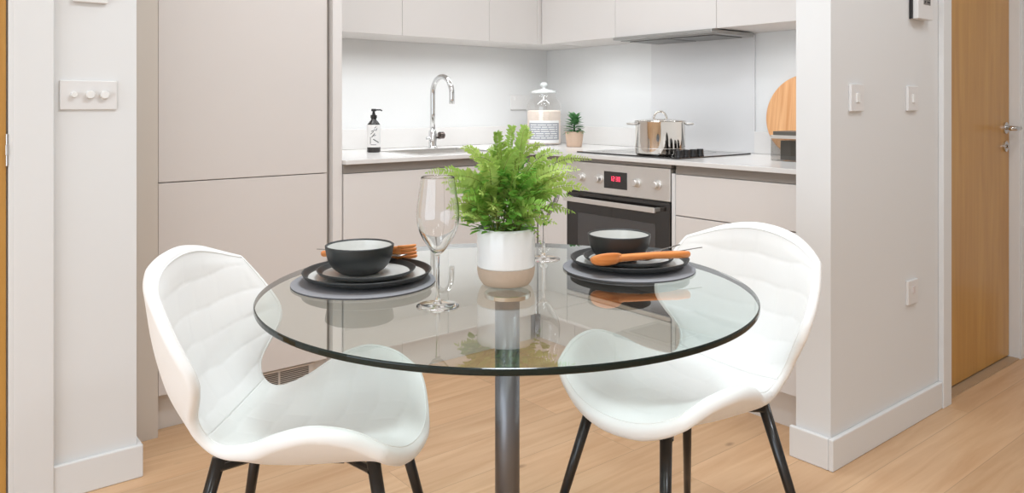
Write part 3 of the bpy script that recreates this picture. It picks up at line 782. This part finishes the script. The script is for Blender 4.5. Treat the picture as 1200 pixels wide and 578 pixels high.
# spoon head: hollow oval shell
def spoon_head(bm, x0, L_, W_, dp, th):
    nu, nv = 22, 12; top = []; bot = []
    for i in range(nu + 1):
        t = i / nu; ang = PI * t; x = x0 + L_ * (1 - math.cos(ang)) / 2; hw = W_ * (math.sin(ang) ** .85 if 0 < t < 1 else .02)
        hw = max(hw, .0015)
        rt = []; rb = []
        for j in range(nv + 1):
            s = -1 + 2 * j / nv
            rr = max(0, 1 - s * s) * (hw / W_) ** .8
            z = .009 - dp * rr
            rt.append(bm.verts.new((x, s * hw, z))); rb.append(bm.verts.new((x, s * hw * 1.06, z - th * (0.35 + .65 * rr) - (.0012))))
        top.append(rt); bot.append(rb)
    for i in range(nu):
        for j in range(nv):
            bm.faces.new((top[i][j], top[i + 1][j], top[i + 1][j + 1], top[i][j + 1]))
            bm.faces.new((bot[i][j], bot[i][j + 1], bot[i + 1][j + 1], bot[i + 1][j]))
        bm.faces.new((top[i][0], bot[i][0], bot[i + 1][0], top[i + 1][0]))
        bm.faces.new((top[i][nv], top[i + 1][nv], bot[i + 1][nv], bot[i][nv]))
    bm.faces.new([top[0][j] for j in range(nv + 1)] + [bot[0][j] for j in range(nv, -1, -1)])
    bm.faces.new([top[nu][j] for j in range(nv, -1, -1)] + [bot[nu][j] for j in range(nv + 1)])
spoon_head(bm, .0, .072, .029, .013, .005)
me = me_of(bm)
dx, dy = A[0] - B[0], A[1] - B[1]
ln = math.hypot(dx, dy)
o = link('wooden_spoon', me, M['orange'], smooth=True)
ux_, uy_ = dx / ln, dy / ln
o.location = (A[0] - ux_ * .052, A[1] - uy_ * .052, ZG + .0405); o.rotation_euler = (0.50, 0.02, math.atan2(dy, dx))
tag(o, 'orange wooden salad spoon resting on the plate rims in front of the right bowl', 'spoon')
# left setting: fork behind the bowl; head on the right
A = PX(484, 1.800); B = PX(374, 1.790)
bm = loft([(x, zc, hw * 1.3, ht * 1.2, yc) for (x, zc, hw, ht, yc) in handle_secs(.150, .0)] + [(.012, .004, .020, .006, 0), (.022, .003, .027, .005, 0), (.036, .003, .0285, .0046, 0)], 18)
for yc in (-.0225, -.0075, .0075, .0225):
    rings = []
    for (x, z, hw) in ((.030, .003, .0070), (.045, .004, .0068), (.058, .0055, .0066), (.068, .0075, .0058), (.072, .009, .003)):
        rings.append([bm.verts.new((x, yc + hw * math.cos(2 * PI * k / 8), z + .0032 * math.sin(2 * PI * k / 8))) for k in range(8)])
    for a, b in zip(rings[:-1], rings[1:]):
        for k in range(8): bm.faces.new((a[k], a[(k + 1) % 8], b[(k + 1) % 8], b[k]))
    bm.faces.new(rings[0][::-1]); bm.faces.new(rings[-1])
me = me_of(bm)
dx, dy = A[0] - B[0], A[1] - B[1]; ln = math.hypot(dx, dy)
o = link('wooden_fork', me, M['orange'], smooth=True)
o.location = (A[0] - dx / ln * .064, A[1] - dy / ln * .064, ZG + .0400); o.rotation_euler = (-0.75, 0.0, math.atan2(dy, dx))
tag(o, 'orange wooden salad fork resting on the plate rims behind the left bowl', 'fork')
# slim steel cutlery
def cutlery(name, P0, P1, z0, z1, label, cat, group, fork=True):
    """P0 head end, P1 handle end"""
    dx, dy = P1[0] - P0[0], P1[1] - P0[1]; L_ = math.hypot(dx, dy)
    bm = bmesh.new()
    if fork:
        for yc in (-.0075, -.0025, .0025, .0075):
            tube_bm(bm, [(0, yc, .002), (.02, yc, -.001), (.042, yc * .9, .0)], [.0009, .0013, .0015], 6)
        a = loft([(.040, .0, .0095, .0012, 0), (.055, .001, .009, .0014, 0), (.072, .003, .003, .0012, 0), (.12, .003, .0018, .0011, 0), (L_ - .03, .002, .0026, .0010, 0), (L_ - .004, .001, .0030, .0009, 0), (L_, .001, .0015, .0006, 0)], 12)
    else:
        a = loft([(0, .002, .001, .0006, 0), (.012, .002, .007, .0007, 0), (.09, .002, .009, .0008, 0), (.105, .002, .0022, .0012, 0), (L_ - .03, .002, .0026, .0014, 0), (L_ - .003, .002, .0026, .0013, 0), (L_, .002, .0012, .0008, 0)], 12)
    tmp = bpy.data.meshes.new('t'); a.to_mesh(tmp); a.free(); bm.from_mesh(tmp); bpy.data.meshes.remove(tmp)
    o = link(name, me_of(bm), M['cutlery'], smooth=True)
    o.location = (P0[0], P0[1], z0); o.rotation_euler = (0, -math.atan2(z1 - z0, L_), math.atan2(dy, dx))
    return tag(o, label, cat, group)
cutlery('steel_fork', PX(748, 1.738), PX(823, 1.838), ZG + .036, ZG + .047, 'thin steel fork behind the orange wooden spoon, its end poking out right', 'fork', None)
cutlery('steel_knife', PX(741, 1.757), PX(797, 1.868), ZG + .037, ZG + .047, 'thin steel knife between the orange wooden spoon and the right bowl', 'knife', None, False)
cutlery('steel_fork', PX(476, 1.772), PX(371, 1.815), ZG + .041, ZG + .047, 'steel fork behind the left bowl, lying along the wooden fork', 'fork', None)

# ------------------------------------------------------------------ wine glasses
def wine(px, d, label):
    x, y = PX(px, d); z = ZG + .0004
    r = empty('wine_glass', (x, y, z), label, 'wine glass', 'wine glasses')
    outer = smoothprof([(.0035, .100), (.010, .104), (.024, .122), (.036, .145), (.0415, .168), (.0405, .195), (.036, .225), (.0325, .250)], 6)
    inner = smoothprof([(.0313, .250), (.0347, .225), (.0391, .195), (.0400, .168), (.0345, .146), (.0225, .124), (.010, .108), (0, .1045)], 6)
    bw = link('glass_bowl', lathe([(0, .0995)] + outer + [(.0319, .2507)] + inner, 56, (x, y, z)), M['wine'], r, smooth=True)
    st = link('glass_stem', lathe([(0, .0055)] + smoothprof([(.0085, .0055), (.0050, .014), (.0036, .035), (.0034, .070), (.0042, .094), (.0048, .0985)], 5) + [(0, .0990)], 24, (x, y, z)), M['wine'], r, smooth=True)
    ft = link('glass_foot', lathe([(0, 0), (.0405, 0), (.0415, .0008), (.0405, .0017), (.025, .0030), (.010, .0048), (0, .0052)], 56, (x, y, z)), M['wine'], r, smooth=True)
    return r
wine(513, 1.483, 'tall clear wine glass in front of the left place setting')
wine(637, 1.935, 'clear wine glass half hidden behind the potted fern')

# ------------------------------------------------------------------ potted fern
fx, fy = PX(593, 1.668)
pz = ZG + .0005
fern = empty('potted_fern', (fx, fy, pz), 'bushy green fern in a white pot with a bare clay base at the table centre', 'plant')
pt = link('pot', lathe([(0, 0.040), (.0625, .040)] + [(.0632, .043), (.0635, .118), (.0622, .1235), (.0600, .1235), (.0590, .118), (.0585, .06), (0, .055)], 72, (fx, fy, pz)), M['potw'], fern, smooth=True)
tag(pt, 'glossy white glazed upper pot')
tag(link('pot_base', lathe([(0, 0)] + smoothprof([(.046, 0), (.052, .003), (.0595, .016), (.0626, .030), (.0628, .0395)], 4) + [(0, .0397)], 72, (fx, fy, pz)), M['pott'], fern, smooth=True), 'unglazed tan clay base band')
link('soil', lathe([(0, .0556), (.058, .0556), (.058, .106), (.03, .110), (0, .112)], 32, (fx, fy, pz)), M['soil'], fern)
rnd = random.Random(21)
def frond_me(lat, dep, top, droop, n=17, leaf=.021, side_bias=0, seed=0, base=(0, 0)):
    """rachis from the pot to tip offset (lat right, dep away, top height above rim)"""
    rr = random.Random(seed)
    bm = bmesh.new(); bms = bmesh.new()
    R3 = Vector((RT[0], RT[1], 0)); F3 = Vector((VW[0], VW[1], 0)); Z3 = Vector((0, 0, 1))
    b0 = Vector((fx, fy, pz + .105)) + R3 * base[0] + F3 * base[1]
    tip = b0 + R3 * (lat - base[0]) + F3 * (dep - base[1]) + Z3 * (top + .0185)
    hz = tip - b0; hz.z = 0
    ctrl = b0 + hz * .35 + Z3 * (max(top, 0) + .02 + droop)
    P = lambda t: b0 * (1 - t) ** 2 + ctrl * 2 * t * (1 - t) + tip * t * t
    L_ = sum((P((k + 1) / 20) - P(k / 20)).length for k in range(20))
    roll = rr.uniform(-1.0, 1.0)
    npair = max(9, int(L_ / .0085))
    pts = [P(k / 14) for k in range(15)]
    tube_bm(bms, pts, [.0013 - .0009 * k / 14 for k in range(15)], 5)
    tmp = bpy.data.meshes.new('t'); bms.to_mesh(tmp); bms.free()
    for k in range(npair):
        t = .25 + .75 * (k + .5) / npair
        p = P(t); tg = (P(min(t + .02, 1)) - P(t - .02)).normalized()
        s = tg.cross(F3)
        if s.length < .3: s = s + Z3 * .6
        s = (s - tg * s.dot(tg)).normalized()
        s = (s * math.cos(roll) + tg.cross(s) * math.sin(roll)).normalized()
        up = s.cross(tg).normalized()
        size = leaf * (math.sin(PI * (0.20 + .77 * ((t - .25) / .75) ** 1.1)) ** .7) * rr.uniform(.8, 1.15)
        for sg in (-1, 1):
            d = (s * sg * .9 + tg * .5 + up * rr.uniform(-.35, .35) + Vector((rr.uniform(-.2, .2), rr.uniform(-.2, .2), rr.uniform(-.2, .2))))
            blade(bm, p, d, size, size * .185, rr.uniform(.0, .5), up, 4)
            if size > leaf * .6:
                dn = d.normalized()
                for q in (.25, .5):
                    pp = p + dn * size * q
                    for s2 in (-1, 1):
                        blade(bm, pp, dn * .7 + tg * s2 * .7, size * .30, size * .085, .1, up, 2)
    blade(bm, P(.985), tg, leaf * .45, leaf * .1, .2, up, 3)
    for f in bm.faces: f.material_index = 0
    n0 = len(bm.faces)
    bm.from_mesh(tmp); bm.faces.ensure_lookup_table()
    for f in bm.faces[n0:]: f.material_index = 1
    bpy.data.meshes.remove(tmp)
    me = bpy.data.meshes.new('m'); bm.to_mesh(me); bm.free(); return me
def m_(px, py): # tip offset from a picture position at fern depth
    return (px - 593) / F * 1.66 * 1.06, H - (py - HY) / F * 1.66 - (pz + .1235)
# (picture column, row of the tip, depth offset, arch, leaflet length)
tips = [(583, 156, .00, .02, .015), (600, 149, .01, .02, .014), (591, 166, -.03, .01, .015), (617, 150, -.01, .02, .015), (622, 158, .02, .02, .014), (607, 176, -.04, .01, .017), (574, 176, .02, .02, .016),
        (503, 204, .02, .055, .014), (545, 173, -.02, .02, .014), (556, 184, -.04, .03, .017), (529, 206, -.04, .03, .020), (533, 240, -.05, .05, .022), (530, 224, .03, .04, .022), (525, 214, -.01, .035, .020), (538, 258, .02, .045, .021), (541, 250, -.06, .05, .021),
        (655, 180, .02, .03, .013), (688, 188, .02, .04, .013), (672, 198, -.03, .03, .016), (682, 222, .0, .06, .018), (666, 246, -.04, .06, .018), (650, 203, .04, .02, .019), (642, 188, -.03, .02, .015), (662, 226, -.06, .04, .019), (636, 172, .05, .02, .014),
        (631, 284, -.02, .10, .011), (670, 210, .04, .04, .018), (646, 258, -.05, .05, .017), (552, 244, .06, .05, .021),
        (560, 198, .05, .02, .020), (574, 192, -.06, .02, .020), (590, 200, -.07, .02, .021), (607, 205, -.08, .03, .021), (628, 206, -.08, .03, .020), (566, 222, -.08, .04, .022), (550, 228, -.07, .04, .022), (580, 238, -.09, .05, .021), (600, 240, -.095, .05, .020), (620, 243, -.09, .05, .020), (640, 240, -.08, .05, .020),
        (560, 250, -.07, .05, .021), (646, 226, .06, .03, .020), (588, 182, .06, .02, .018), (615, 185, .07, .02, .018), (600, 190, .10, .03, .019), (566, 205, .09, .03, .020), (634, 198, .09, .03, .019), (542, 216, .08, .04, .021), (654, 214, .09, .04, .019)]
for i, (tx_, ty_, dp_, dr_, lf_) in enumerate(tips):
    l_, z_ = m_(tx_, ty_)
    core = i >= 29
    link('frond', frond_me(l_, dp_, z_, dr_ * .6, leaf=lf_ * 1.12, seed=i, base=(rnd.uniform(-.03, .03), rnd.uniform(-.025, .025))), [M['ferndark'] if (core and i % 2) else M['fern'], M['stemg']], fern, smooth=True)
# broad young leaves around the middle of the pot
bm = bmesh.new()
for k in range(330):
    a = rnd.uniform(0, 2 * PI); r = .082 * rnd.random() ** .6; h0 = .108 + (.135 if r < .06 else .09) * rnd.random() + (.012 if r > .055 else 0)
    b0 = Vector((fx + r * math.cos(a), fy + r * math.sin(a), pz + h0))
    a2 = a + rnd.uniform(-.8, .8)
    blade(bm, b0, Vector((math.cos(a2), math.sin(a2), rnd.uniform(-.1, .9))), rnd.uniform(.015, .026), rnd.uniform(.006, .0095), .3, Vector((0, 0, 1)), 3)
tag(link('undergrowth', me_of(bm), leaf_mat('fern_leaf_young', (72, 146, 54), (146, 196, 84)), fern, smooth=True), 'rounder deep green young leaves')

# ------------------------------------------------------------------ shell chairs
def interp(tab, t):
    """smooth interpolation of a table sampled at uniform indices"""
    n = len(tab) - 1; x = np.clip(t, 0, 1) * n; i = np.minimum(x.astype(int), n - 1); f = x - i
    T = np.array(tab, float)
    p0 = T[np.maximum(i - 1, 0)]; p1 = T[i]; p2 = T[i + 1]; p3 = T[np.minimum(i + 2, n)]
    return 0.5 * (2 * p1 + (-p0 + p2) * f + (2 * p0 - 5 * p1 + 4 * p2 - p3) * f * f + (-p0 + 3 * p1 - 3 * p2 + p3) * f ** 3)
CPTS = [(-.262, .822), (-.262, .765), (-.255, .695), (-.242, .625), (-.220, .562), (-.182, .508), (-.125, .477), (-.055, .464), (.020, .462), (.095, .467), (.160, .474), (.215, .475), (.252, .462)]
CW = [.215, .232, .244, .240, .214, .168, .154, .182, .222, .244, .244, .230, .208]
CH = [.030, .072, .105, .122, .100, .040, .012, .038, .080, .102, .088, .044, .010]
def build_chair_meshes():
    # re-sample uniformly by arc length
    pts = np.array(smoothprof(CPTS, 20)); 
    wi = np.array([r[0] for r in smoothprof([(w, 0) for w in CW], 20)]); hi_ = np.array([r[0] for r in smoothprof([(w, 0) for w in CH], 20)])
    seg = np.r_[0, np.cumsum(np.hypot(*np.diff(pts, axis=0).T))]; Ltot = seg[-1]
    NU, NV = 97, 173
    u = np.linspace(-1, 1, NU)[:, None] * np.ones((1, NV)); v = np.ones((NU, 1)) * np.linspace(-1, 1, NV)[None, :]
    k = .46
    up = u * np.sqrt(1 - k * v * v / 2); vp = v * np.sqrt(1 - k * u * u / 2)
    s = (vp + 1) / 2 * Ltot
    y = np.interp(s, seg, pts[:, 0]); z = np.interp(s, seg, pts[:, 1])
    w = np.interp(s, seg, wi); hh = np.interp(s, seg, hi_)
    e = 1e-3
    ty_ = np.interp(s + .012, seg, pts[:, 0]) - np.interp(s - .012, seg, pts[:, 0]); tz_ = np.interp(s + .012, seg, pts[:, 1]) - np.interp(s - .012, seg, pts[:, 1])
    ln = np.hypot(ty_, tz_); ty_, tz_ = ty_ / ln, tz_ / ln
    ny, nz = -tz_, ty_           # towards the sitter
    edge = np.abs(u)
    c = hh * np.abs(up) ** 2.3
    P = np.stack([w * up, y + ny * c, z + nz * c], -1)
    du = np.gradient(P, axis=0); dv = np.gradient(P, axis=1)
    n = np.cross(du, dv); n /= np.linalg.norm(n, axis=-1, keepdims=True)
    sg = np.sign(np.sum(n * np.stack([0 * ny, ny, nz], -1), -1, keepdims=True)); n = n * sg
    # quilting
    a = w * up
    ss = s + .003 * np.cos(2 * PI * a / .156)
    row = ss / .066; ri = np.floor(row); fr_ = row - ri
    col = a / .078 + .5 * (ri % 2); fc = col - np.floor(col)
    puff = (np.abs(np.sin(PI * fr_)) ** .3) * (0.5 + 0.5 * np.abs(np.sin(PI * fc)) ** .3)
    m1 = np.clip((1 - np.maximum(np.abs(u), np.abs(v))) / .10, 0, 1); m1 = m1 * m1 * (3 - 2 * m1)
    # piped border
    dist = 1 - np.maximum(np.abs(u), np.abs(v) * 1.0)
    bord = -.0025 * np.exp(-((dist - .075) / .016) ** 2)
    T = .034 + .010 * np.clip((v + .05) / .3, 0, 1) - .013 * np.clip((np.abs(u) - .55) / .45, 0, 1)
    inner = P + n * (.0032 * puff * m1)[..., None]
    outer = P - n * T[..., None]
    verts = []; iid = np.zeros((NU, NV), int); oid = np.zeros((NU, NV), int)
    for i in range(NU):
        for j in range(NV):
            iid[i, j] = len(verts); verts.append(tuple(inner[i, j]))
            oid[i, j] = len(verts); verts.append(tuple(outer[i, j]))
    faces = []; own = []
    # the seat/back fold
    JS = int(NV * .47)
    for i in range(NU - 1):
        for j in range(NV - 1):
            faces.append((iid[i, j], iid[i + 1, j], iid[i + 1, j + 1], iid[i, j + 1])); own.append(j >= JS)
            faces.append((oid[i, j], oid[i, j + 1], oid[i + 1, j + 1], oid[i + 1, j])); own.append(j >= JS)
    loop = [(i, 0) for i in range(NU)] + [(NU - 1, j) for j in range(1, NV)] + [(i, NV - 1) for i in range(NU - 2, -1, -1)] + [(0, j) for j in range(NV - 2, 0, -1)]
    nl = len(loop); K = 5; rid = []
    cen = P.mean(axis=(0, 1))
    for q, (i, j) in enumerate(loop):
        a_, b_ = loop[(q - 1) % nl], loop[(q + 1) % nl]
        tau = P[b_] - P[a_]; tau /= np.linalg.norm(tau)
        nn = n[i, j]; ee = np.cross(tau, nn); ee /= np.linalg.norm(ee)
        ii, jj = min(max(i, 3), NU - 4), min(max(j, 3), NV - 4)
        if np.dot(ee, P[i, j] - P[ii, jj]) < 0: ee = -ee
        t = T[i, j]; mid = P[i, j] - nn * t / 2
        r = [iid[i, j]]
        for kk in range(1, K):
            ph = PI * kk / K
            verts.append(tuple(mid + nn * (t / 2) * math.cos(ph) + ee * (t / 2) * math.sin(ph) * .8)); r.append(len(verts) - 1)
        r.append(oid[i, j]); rid.append(r)
    for q in range(nl):
        r0, r1 = rid[q], rid[(q + 1) % nl]
        jj = (loop[q][1] + loop[(q + 1) % nl][1]) / 2
        for kk in range(K):
            faces.append((r0[kk], r0[kk + 1], r1[kk + 1], r1[kk])); own.append(jj > JS)
    # closing walls at the fold
    for i in range(NU - 1):
        faces.append((iid[i, JS], iid[i + 1, JS], oid[i + 1, JS], oid[i, JS])); own.append(True)
        faces.append((iid[i, JS], oid[i, JS], oid[i + 1, JS], iid[i + 1, JS])); own.append(False)
    out = []
    for flag in (True, False):
        fs = [f for f, o_ in zip(faces, own) if bool(o_) == flag]
        used = sorted({x for f in fs for x in f}); mp = {x: k for k, x in enumerate(used)}
        me = bpy.data.meshes.new('m'); me.from_pydata([verts[x] for x in used], [], [[mp[x] for x in f] for f in fs])
        bm = bmesh.new(); bm.from_mesh(me); bmesh.ops.recalc_face_normals(bm, faces=bm.faces); bm.to_mesh(me); bm.free()
        out.append(me)
    # perimeter piping
    ring = []
    for (i, j) in loop:
        a2 = i if 0 < i < NU - 1 else (2 if i == 0 else NU - 3)
        ring.append(P[i, j] + n[i, j] * .0001)
    pipes = []
    step = ring[::2] + [ring[0]]
    js = [l[1] for l in loop][::2] + [loop[0][1]]
    for flag in (True, False):
        bm = bmesh.new(); cur = []; 
        seqs = []
        for p, j in zip(step, js):
            if (j >= JS) == flag: cur.append(p)
            else:
                if len(cur) > 1: seqs.append(cur)
                cur = []
        if len(cur) > 1: seqs.append(cur)
        for sq in seqs: tube_bm(bm, sq, .0014, 6)
        pipes.append(me_of(bm))
    return out, pipes
(seat_me, back_me), (seat_pipe, back_pipe) = build_chair_meshes()
def make_chair(label):
    r = empty('dining_chair', (0, 0, 0), label, 'chair', 'white shell chairs')
    st = link('seat', seat_me, M['vinyl'], r, smooth=True, world=False); tag(st, 'white quilted seat with upturned sides')
    bk = link('backrest', back_me, M['vinyl'], r, smooth=True, world=False); tag(bk, 'white quilted curved backrest')
    link('piping', seat_pipe, M['piping'], st, smooth=True, world=False)
    link('piping', back_pipe, M['piping'], bk, smooth=True, world=False)
    # crossed mounting frame
    bm = bmesh.new()
    for sx in (-1, 1):
        for y0, y1 in ((-.135, 0), (.170, 0)):
            tube_bm(bm, [(sx * .128, y0, .428), (sx * .05, y0 * .55, .420)], [.012, .012], 8, flat=.5)
    box(bm, -.07, .07, -.10, .10, .414, .424)
    for y0 in (-.134, .168):
        tube_bm(bm, [(-.128, y0, .426), (.128, y0, .426)], [.011, .011], 8, flat=.6)
    link('mounting_frame', me_of(bm), M['blackmet'], r, world=False)
    for sx in (-1, 1):
        for sy in (-1, 1):
            a = Vector((sx * .122, sy * .152 + .018, .446)); b = Vector((sx * .215, sy * .246 + .018, .008))
            lg = link('leg', tube([a, a.lerp(b, .5), b], [.0135, .0115, .0085], 20), M['blackmet'], r, smooth=True, world=False)
            link('foot_cap', lathe([(0, 0), (.0095, 0), (.0105, .003), (.0100, .010), (0, .010)], 16, (b.x, b.y, 0)), M['blackpl'], lg, world=False)
    return r
def copy_tree(o, parent=None):
    c = o.copy(); C.objects.link(c)
    if parent is not None: c.parent = parent
    for ch in list(o.children): copy_tree(ch, c)
    return c
def face_rz(lat, dep): # rotation so that local +Y looks along (lat, dep) of the camera frame
    X = dep * VW[0] + lat * RT[0]; Y = dep * VW[1] + lat * RT[1]
    return math.atan2(Y, X) - PI / 2
ch = make_chair('white quilted shell dining chair on black legs at the left of the glass table')
bpy.context.view_layer.update()
ch2 = copy_tree(ch)
tl = math.radians(1.5)
x, y = LD(-.438, 1.622); ch.location = (x, y, 0); ch.rotation_euler = (0, 0, face_rz(math.cos(tl), -math.sin(tl)))
ch2['label'] = 'white quilted shell dining chair on black legs at the right of the glass table'
trr = math.radians(32)
x, y = LD(.408, 1.825); ch2.location = (x, y, 0); ch2.rotation_euler = (0, 0, face_rz(-math.cos(trr), -math.sin(trr)))

# ------------------------------------------------------------------ light
wd = bpy.data.worlds.new('world'); sc.world = wd; wd.use_nodes = True
bg = wd.node_tree.nodes['Background']; bg.inputs[0].default_value = (0.82, 0.93, 1.04, 1); bg.inputs[1].default_value = 1.2
def area(name, loc, rot, sx, sy, power, col=(1, 1, 1), spread=PI):
    l = bpy.data.lights.new(name, 'AREA'); l.shape = 'RECTANGLE'; l.size = sx; l.size_y = sy; l.energy = power; l.color = col; l.spread = spread
    o = bpy.data.objects.new(name, l); C.objects.link(o); o.location = loc; o.rotation_euler = rot; return o
COOL = (0.865, 0.945, 1.02)
area('window_daylight', (X_W + .02, 0.15, 1.2), (0, -PI / 2, 0), 2.0, 4.0, 53, COOL)
for (lx, ly, pw) in [(-.9, -.9, 10), (.9, -.6, 12), (-.45, .9, 3.5), (1.05, 1.3, 16), (2.2, .5, 8), (2.0, 2.1, 6), (3.4, .2, 6), (4.4, -1.2, 3), (1.3, 2.3, 3.5)]:
    area('ceiling_fill', (lx, ly, CEIL - .01), (0, 0, 0), .35, .35, pw, COOL)  # unseen fill lamps, added to brighten the seats, walls and kitchen
# under-cabinet lights, spread limited so the table does not mirror them
LED = (0.93, 0.97, 1.0)
area('cabinet_light', (2.08, 3.12, UZ - .006), (math.radians(12), 0, 0), 1.36, .03, 3.1, LED, 2.45)
area('cabinet_light', (2.76, 2.80, UZ - .006), (0, math.radians(-12), 0), .03, .50, .95, LED, 2.45)
area('cabinet_light', (2.76, 1.66, UZ - .006), (0, math.radians(-12), 0), .03, .55, 1.1, LED, 2.45)
area('cabinet_light', (2.78, 2.25, 1.436), (0, math.radians(-12), 0), .03, .45, .55, LED, 2.45)
sc.view_settings.view_transform = 'Standard'; sc.view_settings.look = 'None'; sc.view_settings.gamma = 1.0
sc.view_settings.use_curve_mapping = False
sc.view_settings.exposure = 0.07
sc.cycles.max_bounces = 12; sc.cycles.transparent_max_bounces = 24; sc.cycles.transmission_bounces = 12; sc.cycles.glossy_bounces = 6
sc.cycles.diffuse_bounces = 5
sc.cycles.sample_clamp_indirect = 6.0
sc.cycles.use_denoising = True
